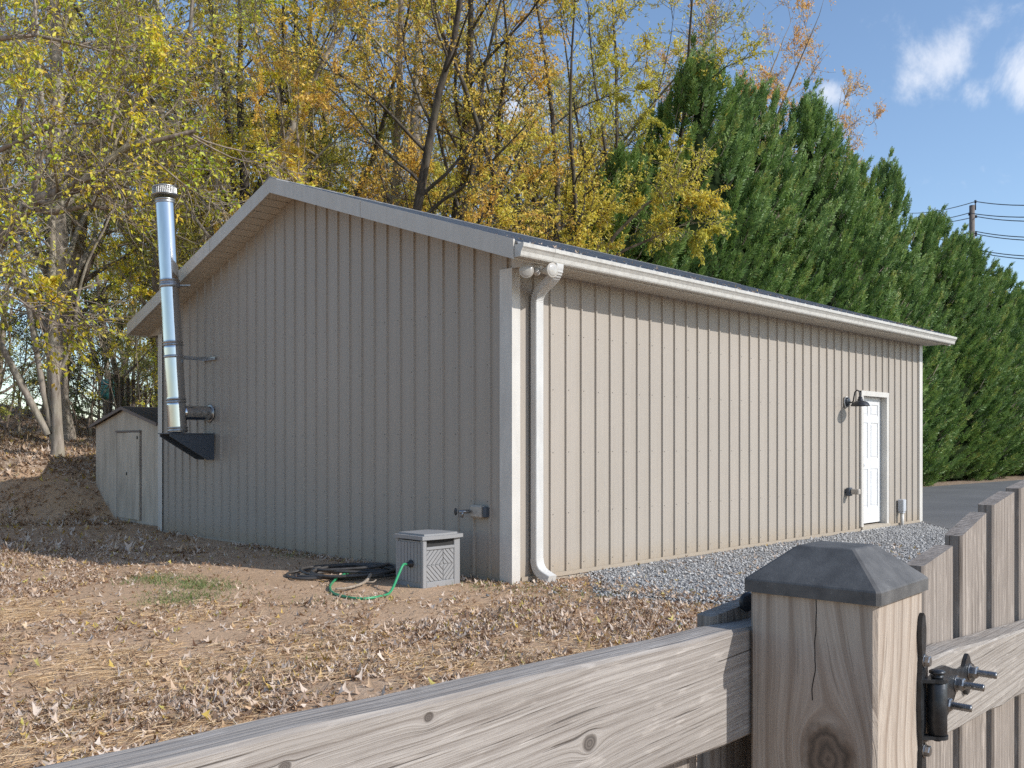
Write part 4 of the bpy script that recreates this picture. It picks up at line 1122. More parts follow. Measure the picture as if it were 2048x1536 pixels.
# board object frame shifted so the grain sits in board coordinates
def board_obj(name, mb, mat, parent, off):
    for i, v in enumerate(mb.v): mb.v[i] = v - Vector(off)
    me = mb.mesh(name, mat); o = link_mesh(name, me, parent)
    o.matrix_basis = Matrix.Translation(-origin_of(parent)) @ FMc @ Matrix.Translation(Vector(off))
    return o
board_obj('top_rail', slanted_board(-2.6, 0.135, lt, 0.121, 0.142, 0.180, 30, 2), M['rail'], lf, (0.10, 0.142, -0.327))
board_obj('bottom_rail', slanted_board(-2.6, 0.135, lambda t: lt(t) - 0.72, 0.137, 0.142, 0.180, 10, 5), M['rail'], lf, (0.3, 0.142, -1.05))
def picket_mesh(w, th, zl, zr, zb, seed=0):
    """zl, zr: heights of the left and right top corner"""
    b = MB(); rg = random.Random(seed); c = 0.003; n = 5
    lo = [Vector((c, 0, zb)), Vector((w - c, 0, zb)), Vector((w, c, zb)), Vector((w, th - c, zb)), Vector((w - c, th, zb)), Vector((c, th, zb)), Vector((0, th - c, zb)), Vector((0, c, zb))]
    vs = []; 
    for k in range(6):
        f = k / 5
        for p in lo:
            zt = zl + (zr - zl) * p.x / w
            zt -= 0.0015 * math.sin(p.x / w * math.pi) * -1
            q = Vector((p.x + (0.0012 * math.sin(k * 1.7 + seed) if k < 5 else 0), p.y, zb + (zt - zb) * f)); vs.append(q)
    fs = []
    for i in range(5):
        for k in range(8): fs.append([i * 8 + k, i * 8 + (k + 1) % 8, (i + 1) * 8 + (k + 1) % 8, (i + 1) * 8 + k])
    fs.append([40 + k for k in range(8)]); fs.append(list(range(8))[::-1])
    b.add(vs, fs); return b
def picket(parent, t, u, w, th, zl, zr, zb, seed):
    me = picket_mesh(w, th, zl, zr, zb, seed).mesh('picket', M['picket']); o = link_mesh('picket', me, parent)
    o.matrix_basis = Matrix.Translation(-origin_of(parent)) @ FMc @ Matrix.Translation((t, u, 0)); return o
t = -0.125
picket(lf, -0.010, 0.1805, 0.118, 0.022, -0.196, -0.189, -1.34, 3)
k = 0
while t > -2.5:
    picket(lf, t - 0.035, 0.1805, 0.118, 0.022, lt(t) - 0.028, lt(t) - 0.030, -1.34, k + 10); t -= 0.158; k += 1
MB().lathe([(0.0, 0), (0.011, 0.001), (0.012, 0.004), (0.010, 0.007), (0.0, 0.008)], axis_matrix(fp(0.062, 0.178, 0.187), -E2 - E1 * 0.3), 20).build('latch_disc', M['black_metal'], lf)

# gate on the right
gate = thing('picket_gate', 'weathered picket gate with scooped top hinged to the gate post', 'gate', (fp(0.16, 0.0, 1.3).x, fp(0.16, 0, 1.3).y, 0))
gt = lambda t: -0.2435 - 0.0700 * (t - 0.14)
board_obj('rail', slanted_board(0.156, 1.30, gt, 0.097, 0.0, 0.038, 18, 8), M['gate_rail'], gate, (0.0, 0.0, -0.36))
board_obj('rail', slanted_board(0.156, 1.30, lambda t: gt(t) - 0.70, 0.112, 0.0, 0.038, 8, 9), M['gate_rail'], gate, (0.0, 0.0, -1.05))
tops = [(-0.166, -0.156), (-0.153, -0.137), (-0.127, -0.101), (-0.092, -0.0765), (-0.0726, -0.062), (-0.058, -0.052), (-0.05, -0.047), (-0.048, -0.05)]
for k, (zl, zr) in enumerate(tops):
    picket(gate, 0.262 - 0.158 + k * 0.158 + (0.0 if k else 0.050), 0.0385, 0.121 if k else 0.071, 0.023, zl, zr, -1.33, 40 + k)
# hinge
hinge = gate
def hx(name, mb, mat, parent=None):
    par = parent or hinge
    me = mb.mesh(name, mat); o = link_mesh(name, me, par)
    o.matrix_basis = Matrix.Translation(-origin_of(par)) @ FMc; return o
# post plate, wavy outline in the (x,z) plane
pl = [(0.1285, -0.188), (0.1335, -0.192), (0.1365, -0.208), (0.1350, -0.226), (0.1325, -0.238), (0.1345, -0.262), (0.1375, -0.290), (0.1345, -0.318), (0.1325, -0.336), (0.1350, -0.352), (0.1365, -0.368), (0.1330, -0.384), (0.1285, -0.392),
      (0.1235, -0.384), (0.1205, -0.368), (0.1215, -0.352), (0.1240, -0.336), (0.1200, -0.318), (0.1180, -0.290), (0.1200, -0.262), (0.1240, -0.238), (0.1215, -0.226), (0.1200, -0.208), (0.1235, -0.192)]
hx('post_plate', MB().prism([(x, -0.0006, z) for x, z in pl][::-1], (0, -0.0045, 0)), M['hinge'])
def hexbolt(c, d, r_, h_, mat, shaft=0.0):
    Mx = axis_matrix(c, d); b = MB()
    b.lathe([(r_ * 1.25, 0), (r_ * 1.25, 0.0012)], Mx, 16)
    b.lathe([(r_, 0.0012), (r_, h_ * 0.85), (r_ * 0.85, h_)], Mx, 6, False)
    return b, Mx
for z in (-0.2415, -0.341):
    b, _ = hexbolt(Vector((0.1300, -0.005, z)), (0, -1, 0), 0.0062, 0.0065, M['zinc']); hx('bolt', b, M['zinc'])
bcx, bcu = 0.1425, -0.0145
MB_ = MB().lathe([(0.0095, -0.3235), (0.0105, -0.3225), (0.0105, -0.2665), (0.0095, -0.2655)], Matrix.Translation((bcx, bcu, 0)), 28)
hx('barrel', MB_, M['hinge'])
for za, zb_ in ((-0.2650, -0.2612), (-0.3278, -0.3240)):
    kn = MB(); arc = [(bcx + 0.0115 * math.cos(a), bcu + 0.0115 * math.sin(a)) for a in np.linspace(-math.pi * 0.95, 0.15, 12)]
    poly = arc + [(0.136, -0.004), (0.1225, -0.004)]
    kn.prism([(x, y, za) for x, y in poly], (0, 0, zb_ - za)); hx('knuckle', kn, M['hinge'])
hx('hinge_pin', MB().lathe([(0.0, -0.332), (0.004, -0.331), (0.004, -0.262), (0.0065, -0.2605), (0.0065, -0.2585), (0.0035, -0.2575), (0.0085, -0.2560), (0.0085, -0.2535), (0.006, -0.2520), (0.0, -0.2515)], Matrix.Translation((bcx, bcu, 0)), 20), M['hinge'])
# strap on the gate rail: lobed outline, y = in front of rail
sp = [(0.152, -0.2655), (0.180, -0.2585), (0.205, -0.2600), (0.235, -0.2690), (0.262, -0.2745), (0.280, -0.2740), (0.287, -0.2660), (0.294, -0.2610), (0.301, -0.2660), (0.306, -0.2740), (0.318, -0.2790), (0.330, -0.2880),
      (0.322, -0.2990), (0.306, -0.3020), (0.300, -0.3100), (0.292, -0.3120), (0.286, -0.3050), (0.278, -0.2990), (0.262, -0.2970), (0.246, -0.3000), (0.236, -0.3080), (0.226, -0.3150), (0.205, -0.3230), (0.180, -0.3270), (0.152, -0.3240)]
hx('strap', MB().prism([(x, -0.0006, z) for x, z in sp][::-1], (0, -0.0042, 0)), M['hinge'])
for (x, z) in ((0.196, -0.303), (0.246, -0.289), (0.300, -0.2845)):
    b, Mx = hexbolt(Vector((x, -0.0048, z)), (0, -1, 0), 0.0080, 0.0095, M['zinc']); nb = hx('nut', b, M['zinc'])
    th = []; zz = 0.009
    while zz < 0.030: th += [(0.0046, zz), (0.0037, zz + 0.0009)]; zz += 0.0018
    th += [(0.0044, 0.0305), (0.0, 0.031)]
    sb_ = MB().lathe(th, Mx, 14)
    o = link_mesh('threaded_shaft', sb_.mesh('threaded_shaft', M['zinc']), nb)
#--TREES--
# ------------------------------------------------------------------ trees
def tubes_mesh(groups):
    """groups: {(n, sides): ([pts (n,3)], [radii (n)])} -> verts, quads"""
    V = []; F = []; base = 0
    for (n, sides), (P, Rr) in groups.items():
        P = np.array(P); Rr = np.array(Rr); B = len(P)
        T = np.zeros_like(P); T[:, 1:-1] = P[:, 2:] - P[:, :-2]; T[:, 0] = P[:, 1] - P[:, 0]; T[:, -1] = P[:, -1] - P[:, -2]
        T /= np.linalg.norm(T, axis=2, keepdims=True) + 1e-9
        ref = np.zeros((B, 3)); ref[:, 0] = 0.577; ref[:, 1] = 0.61; ref[:, 2] = 0.53
        ref[np.abs((T[:, 0] * ref).sum(1)) > 0.9] = (0.8, -0.6, 0)
        A = np.cross(T, ref[:, None, :]); A /= np.linalg.norm(A, axis=2, keepdims=True) + 1e-9
        C = np.cross(T, A)
        th = 2 * np.pi * np.arange(sides) / sides
        X = P[:, :, None, :] + Rr[:, :, None, None] * (A[:, :, None, :] * np.cos(th)[None, None, :, None] + C[:, :, None, :] * np.sin(th)[None, None, :, None])
        V.append(X.reshape(-1, 3))
        i = np.arange(n - 1)[:, None]; k = np.arange(sides)[None, :]
        q = np.stack([i * sides + k, i * sides + (k + 1) % sides, (i + 1) * sides + (k + 1) % sides, (i + 1) * sides + k], -1).reshape(-1, 4)
        F.append((base + np.arange(B)[:, None, None] * (n * sides) + q[None]).reshape(-1, 4))
        base += B * n * sides
    return np.concatenate(V), np.concatenate(F)

def leaf_faces(P, D, size, rg, narrow=0.5, fold=0.25, colour=None):
    """folded diamond leaves at P pointing along D"""
    n = len(P); sz = size * rg.uniform(0.6, 1.35, n)[:, None]
    D = D / (np.linalg.norm(D, axis=1, keepdims=True) + 1e-9)
    N = rg.normal(0, 1, (n, 3)) + np.array([-0.25, -0.35, 0.55]); S = np.cross(D, N); S /= np.linalg.norm(S, axis=1, keepdims=True) + 1e-9
    U = np.cross(S, D)
    w = narrow * rg.uniform(0.7, 1.2, n)[:, None]
    v = np.stack([P, P + D * sz * 0.45 + S * sz * w * 0.5 + U * sz * fold * 0.4, P + D * sz - U * sz * rg.uniform(0, 0.25, n)[:, None], P + D * sz * 0.45 - S * sz * w * 0.5 + U * sz * fold * 0.4], 1)
    f = (np.arange(n)[:, None] * 4 + np.arange(4)[None])
    tri = np.concatenate([f[:, [0, 1, 2]], f[:, [0, 2, 3]]]); 
    c = rg.beta(1.5, 1.5, n) if colour is None else colour
    return v.reshape(-1, 3), tri, np.concatenate([c, c])

def unit(v): return v / (np.linalg.norm(v) + 1e-9)

def grow(seed, stems, limb=(14, 0.42), branch=(7, 0.42), twig=(6, 0.75), trunk_sides=10, start=0.18, up=0.35, droop=0.0, leaves=22, leaf=0.075, leaf_keep=1.0, narrow=0.55, twig_r=0.007, limb_angle=(35, 70), extra=(), taper=0.965):
    """stems: list of dict(base, dir, length, r, wander, bend). returns wood (V,F), leaves (V,F,attr)"""
    rg = np.random.RandomState(seed); G = {}
    LP = []; LD = []; LC = []; clump = [1.0]
    def put(pts, rad, sides):
        g = G.setdefault((len(pts), sides), ([], [])); g[0].append(pts); g[1].append(rad)
    def line(p, d, length, n, wander, lift):
        pts = [np.array(p, float)]; d = unit(np.array(d, float)); dirs = [d]
        for i in range(n - 1):
            d = unit(d + rg.normal(0, wander, 3) + np.array([0, 0, lift / n])); pts.append(pts[-1] + d * length / (n - 1)); dirs.append(d)
        return np.array(pts), dirs
    def side_dir(d, ang):
        a = rg.normal(0, 1, 3); a = unit(a - d * a.dot(d)); c = math.radians(ang)
        return unit(d * math.cos(c) + a * math.sin(c))
    def do_twigs(pts, dirs, Lb, r, nn, tone):
        for _ in range(nn):
            f = rg.uniform(0.15, 1.0); i = min(int(f * (len(pts) - 1)), len(pts) - 2); ff = f * (len(pts) - 1) - i
            p = pts[i] * (1 - ff) + pts[i + 1] * ff
            d = side_dir(dirs[i], rg.uniform(20, 65)); tl = twig[1] * rg.uniform(0.5, 1.3)
            q, dd = line(p, d + np.array([0, 0, -droop * 0.6]), tl, 4, 0.22, up * 0.3 - droop)
            put(q, np.array([twig_r, twig_r * 0.8, twig_r * 0.6, twig_r * 0.35]), 3)
            if rg.rand() > leaf_keep: continue
            m = rg.poisson(leaves * 1.5 * clump[0] * rg.gamma(0.9) / 0.9)
            if m:
                s = rg.uniform(0.1, 1.0, m) * 3; j = np.minimum(s.astype(int), 2); s = (s - j)[:, None]
                P = q[j] * (1 - s) + q[j + 1] * s + rg.normal(0, 0.035, (m, 3))
                D = np.array(dd)[j] * 0.6 + rg.normal(0, 0.7, (m, 3)) + np.array([0, 0, -0.35])
                LP.append(P); LD.append(D); LC.append(np.clip(rg.beta(1.6, 1.6, m) * 0.6 + tone * 0.4 + 0.0, 0, 1))
    def do_limb(p, d, Ll, r, seg=9, tone=None):
        tone = rg.rand() if tone is None else tone
        clump[0] = 0.25 + 0.75 * rg.gamma(1.6) / 1.6
        q, dd = line(p, d, Ll, seg, 0.12, up)
        rad = np.linspace(r, r * 0.25, seg); put(q, rad, 6)
        nb = max(3, int(branch[0] * (0.6 + 0.4 * Ll / 4)))
        for _ in range(nb):
            f = rg.uniform(0.18, 0.98) ** 0.85; i = min(int(f * (seg - 1)), seg - 2); ff = f * (seg - 1) - i
            bp = q[i] * (1 - ff) + q[i + 1] * ff
            bl = Ll * branch[1] * rg.uniform(0.6, 1.2) * (1.1 - 0.5 * f)
            bd = side_dir(dd[i], rg.uniform(30, 65))
            b, bdd = line(bp, bd, bl, 6, 0.16, up * 0.8 - droop)
            br = max(r * (1 - 0.72 * f) * 0.42, twig_r * 1.1); put(b, np.linspace(br, twig_r, 6), 4)
            do_twigs(b, bdd, bl, br, max(2, int(twig[0] * bl / 1.3)), np.clip(tone + rg.normal(0, 0.2), 0, 1))
        do_twigs(q[seg // 2:], dd[seg // 2:], Ll, r, twig[0], tone)
    for st in stems:
        n = 16; p0 = np.array(st['base'], float)
        q, dd = line(p0, st['dir'], st['length'], n, st.get('wander', 0.05), st.get('lift', 0.3))
        r0 = st['r']; fr = np.linspace(0, 1, n); rad = r0 * (1 - taper * fr ** 1.1); rad[0] *= st.get('flare', 1.35)
        put(q, rad, trunk_sides)
        nl = int(limb[0] * st['length'] / 10)
        for k in range(nl):
            f = start + (1 - start) * (k + rg.rand()) / nl
            i = min(int(f * (n - 1)), n - 2); ff = f * (n - 1) - i
            p = q[i] * (1 - ff) + q[i + 1] * ff
            Ll = st['length'] * limb[1] * (1.05 - 0.72 * f) * rg.uniform(0.6, 1.2)
            do_limb(p, side_dir(dd[i], rg.uniform(*limb_angle)), max(Ll, 0.8), max(rad[i] * 0.42, 0.012))
    for e in extra:
        pts = np.array(e['pts'], float); rs = np.linspace(e['r0'], e['r1'], len(pts)); put(pts, rs, 8)
        dd = [unit(pts[min(i + 1, len(pts) - 1)] - pts[max(i - 1, 0)]) for i in range(len(pts))]
        for k in range(e.get('n', 8)):
            f = rg.uniform(e.get('f0', 0.3), 1.0); i = min(int(f * (len(pts) - 1)), len(pts) - 2); ff = f * (len(pts) - 1) - i
            p = pts[i] * (1 - ff) + pts[i + 1] * ff
            do_limb(p, side_dir(dd[i], rg.uniform(30, 70)), e.get('l', 1.8) * rg.uniform(0.6, 1.2), max(rs[i] * 0.4, 0.012), 7)
    WV, WF = tubes_mesh(G)
    if LP:
        P = np.concatenate(LP); D = np.concatenate(LD); C_ = np.concatenate(LC)
        LV, LF, LA = leaf_faces(P, D, leaf, rg, narrow, colour=C_)
    else: LV, LF, LA = np.zeros((0, 3)), np.zeros((0, 3), int), np.zeros(0)
    return (WV, WF), (LV, LF, LA)

PROTO = {}
def proto(key, **kw):
    (WV, WF), (LV, LF, LA) = grow(**kw)
    PROTO[key] = (np_mesh('trunk_' + key, WV, WF, M['bark_mid'], True), np_mesh('crown_' + key, LV, LF, M['leaf_olive'], attr=LA) if len(LF) else None)

def stem(b, d, l, r, **k): return dict(base=b, dir=d, length=l, r=r, **k)
proto('broad', seed=1, stems=[stem((0, 0, -0.3), (0.05, 0, 1), 16.5, 0.24, wander=0.06), stem((0.05, 0.05, 2.6), (0.45, 0.2, 1), 11, 0.12, wander=0.08, flare=1.0), stem((0, 0, 3.4), (-0.5, -0.15, 1), 10.5, 0.11, wander=0.08, flare=1.0)],
      limb=(9, 0.34), branch=(8, 0.45), twig=(10, 0.7), leaves=8, leaf=0.074, start=0.14, twig_r=0.006)
proto('forked', seed=2, stems=[stem((0, 0, -0.3), (-0.18, 0.05, 1), 15, 0.17, wander=0.075), stem((0.1, 0, -0.3), (0.22, -0.1, 1), 14.5, 0.15, wander=0.08)],
      limb=(13, 0.34), branch=(8, 0.45), twig=(10, 0.65), leaves=9, leaf=0.072, start=0.14, twig_r=0.006)
proto('bare', seed=3, stems=[stem((0, 0, -0.3), (0.0, 0.05, 1), 17, 0.22, wander=0.06), stem((0.05, 0.0, 3.0), (0.35, -0.3, 1), 12, 0.10, wander=0.08, flare=1.0)], limb=(13, 0.34), branch=(9, 0.45), twig=(9, 0.7), leaves=4.5, leaf=0.07, start=0.12, twig_r=0.006)
proto('slender', seed=4, stems=[stem((0, 0, -0.3), (0.04, 0.02, 1), 13, 0.10, wander=0.06), stem((-0.12, 0.1, -0.2), (-0.14, 0.05, 1), 12, 0.075, wander=0.07), stem((0.1, 0.1, -0.2), (0.12, 0.1, 1), 11, 0.065, wander=0.08)], limb=(10, 0.25), branch=(7, 0.45), twig=(7, 0.6), leaves=8, leaf=0.08, start=0.2, twig_r=0.006)
proto('vase', seed=6, stems=[stem((0, 0, -0.3), (-0.03, 0.02, 1), 14, 0.12, wander=0.05, lift=0.1), stem((0.15, 0, -0.2), (0.13, -0.08, 1), 13.5, 0.11, wander=0.055, lift=0.1), stem((0.1, 0.1, -0.2), (0.24, -0.16, 1), 12.5, 0.09, wander=0.06, lift=0.1), stem((-0.1, 0, -0.2), (-0.22, 0.1, 1), 12.5, 0.10, wander=0.055, lift=0.1)],
      limb=(9, 0.24), branch=(8, 0.45), twig=(8, 0.55), leaves=14, leaf=0.075, start=0.16, limb_angle=(25, 60), narrow=0.45, twig_r=0.005)
proto('rounded', seed=8, stems=[stem((0, 0, -0.3), (0.05, 0.02, 1), 13.5, 0.22, wander=0.05)] + [stem((0, 0, 5 + 0.4 * i), (math.cos(i * 1.26 + 0.4) * 0.55, math.sin(i * 1.26 + 0.4) * 0.55, 1), 8.2, 0.09, wander=0.08, flare=1.0) for i in range(5)],
      limb=(12, 0.34), branch=(8, 0.45), twig=(11, 0.6), leaves=8, leaf=0.075, start=0.12, twig_r=0.006)
proto('thicket', seed=7, stems=[stem((rx, ry, -0.2), (rx * 0.4, ry * 0.4, 1), ll, 0.035, wander=0.12) for rx, ry, ll in ((0, 0, 4.5), (0.5, 0.2, 3.8), (-0.5, 0.3, 4.2), (0.2, -0.5, 3.4), (-0.3, -0.4, 4.0), (0.8, 0.6, 3.0))],
      limb=(18, 0.30), branch=(6, 0.45), twig=(6, 0.5), leaves=6, leaf=0.065, start=0.08, twig_r=0.0045)

def plant(key, r, f, scale, rz, bark_m, leaf_m, label, group=None, name='deciduous_tree', cat='tree', sz=None, z=None, x=None, y=None):
    if x is None: x, y = c2w(r, f)
    zz = float(ground_z(x, y)) if z is None else z
    t = thing(name, label, cat, (x, y, zz), group)
    t.rotation_euler = (0, 0, rz); t.scale = (scale, scale, sz or scale)
    wm, lm = PROTO[key]
    for nm, me, mat in (('trunk', wm, bark_m), ('crown', lm, leaf_m)):
        if me is None: continue
        o = bpy.data.objects.new(nm, me); COL.objects.link(o); o.parent = t
        o.material_slots[0].link = 'OBJECT'; o.material_slots[0].material = M[mat]
    return t

# --- trees with a place of their own in the picture
(wv, wf), (lv, lf_, la) = grow(seed=21, stems=[
        stem((0, 0, -0.2), (0.0, 0.0, 1), 10.5, 0.092, wander=0.03, lift=0.2, flare=1.6),
        stem((-0.08, 0.08, 0.55), (-0.20, 0.16, 1), 9.0, 0.055, wander=0.05, flare=1.0),
        stem((-0.12, 0.1, 0.4), (-0.42, 0.36, 1), 8.0, 0.065, wander=0.05, lift=0.5, flare=1.0),
        stem((0.05, -0.05, 1.6), (0.42, -0.42, 1.0), 5.0, 0.035, wander=0.10, flare=1.0)],
        limb=(9, 0.26), branch=(6, 0.45), twig=(9, 0.6), leaves=4.0, leaf=0.075, start=0.22, leaf_keep=0.7)
t = thing('deciduous_tree', 'pale multi-stemmed tree on the bank edge left of the shed', 'tree', c2w(-8.30, 17.0, float(ground_z(*c2w(-8.30, 17.0)))))
link_mesh('trunk', np_mesh('trunk_bank', wv, wf, M['bark_pale'], True), t); link_mesh('crown', np_mesh('crown_bank', lv, lf_, M['leaf_yg'], attr=la), t)

# arching limb from a trunk just outside the left edge
def cw(r, f, px, py):
    """world point at depth f seen at px,py"""
    return Vector(c2w((px - 1024) / 1861 * f, f, 1.30 + (888 - py) / 1861 * f))
ob = c2w(-10.1, 16.0, 0); ob.z = float(ground_z(ob.x, ob.y))
def rel(px, py, f): return tuple(cw(0, f, px, py) - ob)
(wv, wf), (lv, lf_, la) = grow(seed=22, stems=[stem((0, 0, -0.3), (-0.02, 0.10, 1), 11, 0.19, wander=0.04)],
    limb=(7, 0.30), branch=(6, 0.45), twig=(10, 0.65), leaves=3.3, leaf=0.085, start=0.3, droop=0.2,
    extra=[dict(pts=[rel(-140, 620, 15.9), rel(-60, 540, 15.6), rel(0, 478, 15.3), rel(40, 435, 15.1), rel(75, 398, 15.0), rel(120, 386, 14.9), rel(165, 366, 14.8), rel(215, 322, 14.7), rel(262, 290, 14.7), rel(320, 280, 14.6), rel(390, 262, 14.6)], r0=0.15, r1=0.03, n=20, l=1.9, f0=0.3),
           dict(pts=[rel(60, 415, 15.1), rel(110, 425, 14.9), rel(170, 412, 14.9), rel(235, 420, 15.0), rel(300, 405, 15.1)], r0=0.06, r1=0.015, n=8, l=1.3),
           dict(pts=[rel(-100, 340, 15.5), rel(0, 300, 15.1), rel(60, 272, 14.9), rel(110, 252, 14.8), rel(190, 245, 14.8)], r0=0.05, r1=0.012, n=9, l=1.4),
           dict(pts=[rel(-200, 640, 15.5), rel(-100, 580, 14.7), rel(-30, 570, 14.1), rel(40, 600, 13.8), rel(90, 640, 13.7)], r0=0.04, r1=0.01, n=12, l=1.1),
           dict(pts=[rel(-120, 100, 15.5), rel(-20, 80, 14.9), rel(70, 70, 14.7), rel(160, 90, 14.6), rel(230, 110, 14.6)], r0=0.05, r1=0.012, n=12, l=1.6)])
t = thing('deciduous_tree', 'tree at the left edge whose thick brown limb arches towards the stove pipe', 'tree', ob)
link_mesh('trunk', np_mesh('trunk_arching', wv, wf, M['bark_mid'], True), t); link_mesh('crown', np_mesh('crown_arching', lv, lf_, M['leaf_yg'], attr=la), t)

# yellow spray hanging in front of the cypresses: an ailanthus-like tree behind the roof
ob = c2w(1.5, 20.5, 0)
(wv, wf), (lv, lf_, la) = grow(seed=23, stems=[stem((0, 0, -0.3), (-0.06, 0.0, 1), 7.5, 0.10, wander=0.05)],
    limb=(5, 0.22), branch=(6, 0.42), twig=(7, 0.5), leaves=14, leaf=0.085, start=0.45, narrow=0.35, droop=0.2,
    extra=[dict(pts=[rel(1180, 560, 20.4), rel(1230, 470, 20), rel(1290, 410, 19.6), rel(1340, 380, 19.4), rel(1385, 365, 19.3)], r0=0.05, r1=0.012, n=9, l=0.62, f0=0.5),
           dict(pts=[rel(1190, 540, 20.4), rel(1250, 500, 20), rel(1320, 470, 19.6), rel(1385, 440, 19.4)], r0=0.04, r1=0.012, n=9, l=0.6, f0=0.45)])
t = thing('deciduous_tree', 'small golden tree reaching over the roof in front of the leftmost cypress', 'tree', ob)
link_mesh('trunk', np_mesh('trunk_golden', wv, wf, M['bark_mid'], True), t); link_mesh('crown', np_mesh('crown_golden', lv, lf_, M['leaf_lime'], attr=la), t)

plant('vase', 0.75, 20.5, 1.0, 3.3, 'bark_dark', 'leaf_lime', 'dark-stemmed vase-shaped tree rising behind the middle of the roof')
plant('broad', -5.1, 24.0, 1.0, 1.0, 'bark_dark', 'leaf_olive', 'tall dark-trunked tree right of the stove pipe behind the roof peak')
plant('forked', -6.2, 19.5, 0.9, 2.2, 'bark_pale', 'leaf_yg', 'pale forked tree with sparse leaves just right of the stove pipe')
plant('forked', -2.6, 18.5, 0.86, 0.9, 'bark_dark', 'leaf_gold', 'golden-orange forked tree right behind the roof slope')
plant('broad', -1.5, 22.5, 0.92, 4.0, 'bark_dark', 'leaf_gold', 'large golden tree behind the roof left of the vase-shaped one')
plant('vase', -4.0, 17.6, 0.62, 2.0, 'bark_mid', 'leaf_gold', 'low orange-brown brushy tree close behind the roof peak')
plant('slender', -7.6, 21.0, 1.25, 0.5, 'bark_pale', 'leaf_olive', 'slim grey multi-stemmed tree rising behind the stove pipe')
plant('bare', -9.6, 20.0, 1.0, 1.7, 'bark_pale', 'leaf_yg', 'straight thick grey trunk standing behind the pale multi-stemmed tree')
plant('slender', -9.9, 16.4, 1.0, 3.3, 'bark_pale', 'leaf_yg', 'leaning yellow-leaved sapling at the far left on the bank')
plant('broad', -12.2, 25.0, 0.95, 5.0, 'bark_mid', 'leaf_yg', 'yellow-green tree at the left edge deeper in the woods')
plant('vase', 2.3, 23.5, 0.95, 3.0, 'bark_dark', 'leaf_lime', 'yellow-crowned tree filling the gap left of the tallest cypress')
plant('vase', 3.0, 27.0, 1.15, 4.4, 'bark_dark', 'leaf_lime', 'tall yellow-olive tree whose crown edge meets the open sky left of the cypress tops')
plant('rounded', 7.6, 36.0, 1.0, 0.4, 'bark_mid', 'leaf_rust', 'rusty orange tree with thin crown sticking out behind the cypress tops', sz=1.34)
plant('rounded', 11.6, 43.0, 0.95, 1.4, 'bark_mid', 'leaf_rust', 'second sparse rusty tree right of the first behind the cypresses', sz=1.30)

plant('rounded', 14.6, 46.0, 0.75, 3.0, 'bark_mid', 'leaf_rust', 'third rusty tree, low and thin, rightmost behind the cypresses', sz=1.22)
rg = random.Random(77)
back = []
for i, (r_, f_) in enumerate([(-14.5, 30), (-11.5, 30), (-8.4, 27), (-6.4, 30), (-3.4, 27), (-0.6, 29), (1.8, 32), (-16.0, 38), (-12.5, 37), (-9.4, 35), (-6.8, 38), (-3.8, 35), (-0.8, 38), (2.6, 38), (-19, 46), (-14.5, 47), (-10.5, 45), (-6.8, 47), (-2.8, 46), (1.2, 48), (4.4, 43), (-7.2, 24.0), (-14.3, 21.5), (-2.9, 23.5)]):
    key = ('bare', 'rounded', 'forked', 'broad', 'vase')[i % 5]
    lf = ('leaf_olive', 'leaf_lime', 'leaf_olive', 'leaf_lime', 'leaf_gold')[(i * 3) % 5]
    bk = ('bark_dark', 'bark_mid', 'bark_pale')[i % 3]
    s = rg.uniform(0.92, 1.2) * (1.2 if key == 'slender' else 1.0)
    plant(key, r_, f_, s, rg.uniform(0, 6.28), bk, lf, 'thin-leaved tree standing deep in the woods behind the garage', 'background trees of the woods')
for i, (r_, f_, s_) in enumerate([(-9.6, 21.5, 0.8), (-11.3, 19.8, 0.9), (-7.2, 22.6, 0.8), (-13.2, 26, 1.0), (-9.3, 26.5, 0.9), (-6.9, 18.3, 0.62), (-11.0, 33, 1.1), (-15.5, 33, 1.1), (-7.6, 30.5, 1.0), (-18.0, 42, 1.3), (-12.6, 42, 1.3), (-8.3, 41, 1.3)]):
    plant('thicket', r_, f_, s_, rg.uniform(0, 6.28), 'bark_mid', ('leaf_dark', 'leaf_olive', 'leaf_yg')[i % 3] if i != 5 else 'leaf_yg',
          'bright yellow-green shrub beside the shed roof under the eave' if i == 5 else 'twiggy undergrowth shrub on the wooded slope', None if i == 5 else 'undergrowth shrubs of the woods', name='shrub', cat='shrub')

# far woods, one mass
wv_, wf_ = PROTO['bare'][0], None
def far_woods():
    (wv, wf), (lv, lf2, la) = grow(seed=31, stems=[stem((0, 0, -0.3), (0, 0, 1), 16, 0.22)], limb=(9, 0.36), branch=(4, 0.45), twig=(2, 1.1), leaves=4, leaf=0.27, twig_r=0.014)
    r2 = np.random.RandomState(9); VV = []; FF = []; LV = []; LF = []; LA = []; b1 = b2 = 0
    for i in range(34):
        r_ = -36 + i * 1.45 + r2.uniform(-1, 1); f_ = r2.uniform(54, 74); s_ = r2.uniform(0.95, 1.4); a = r2.uniform(0, 6.28)
        x, y = c2w(r_, f_); z = float(ground_z(x, y))
        Rm = np.array([[math.cos(a), -math.sin(a), 0], [math.sin(a), math.cos(a), 0], [0, 0, 1]]) * s_
        if len(wv) * 34 > 0:
            VV.append(wv @ Rm.T + (x, y, z)); FF.append(wf + b1); b1 += len(wv)
            LV.append(lv @ Rm.T + (x, y, z)); LF.append(lf2 + b2); LA.append(la); b2 += len(lv)
    o = link_mesh('distant_woods', np_mesh('distant_woods', np.concatenate(VV), np.concatenate(FF), M['bark_mid'], True)); tag(o, 'far-off mass of bare trunks and branches behind the yard', 'woods', kind='stuff')
    o = link_mesh('distant_foliage', np_mesh('distant_foliage', np.concatenate(LV), np.concatenate(LF), M['leaf_olive'], attr=np.concatenate(LA))); tag(o, 'far-off olive foliage mass behind the yard', 'woods', kind='stuff')
far_woods()

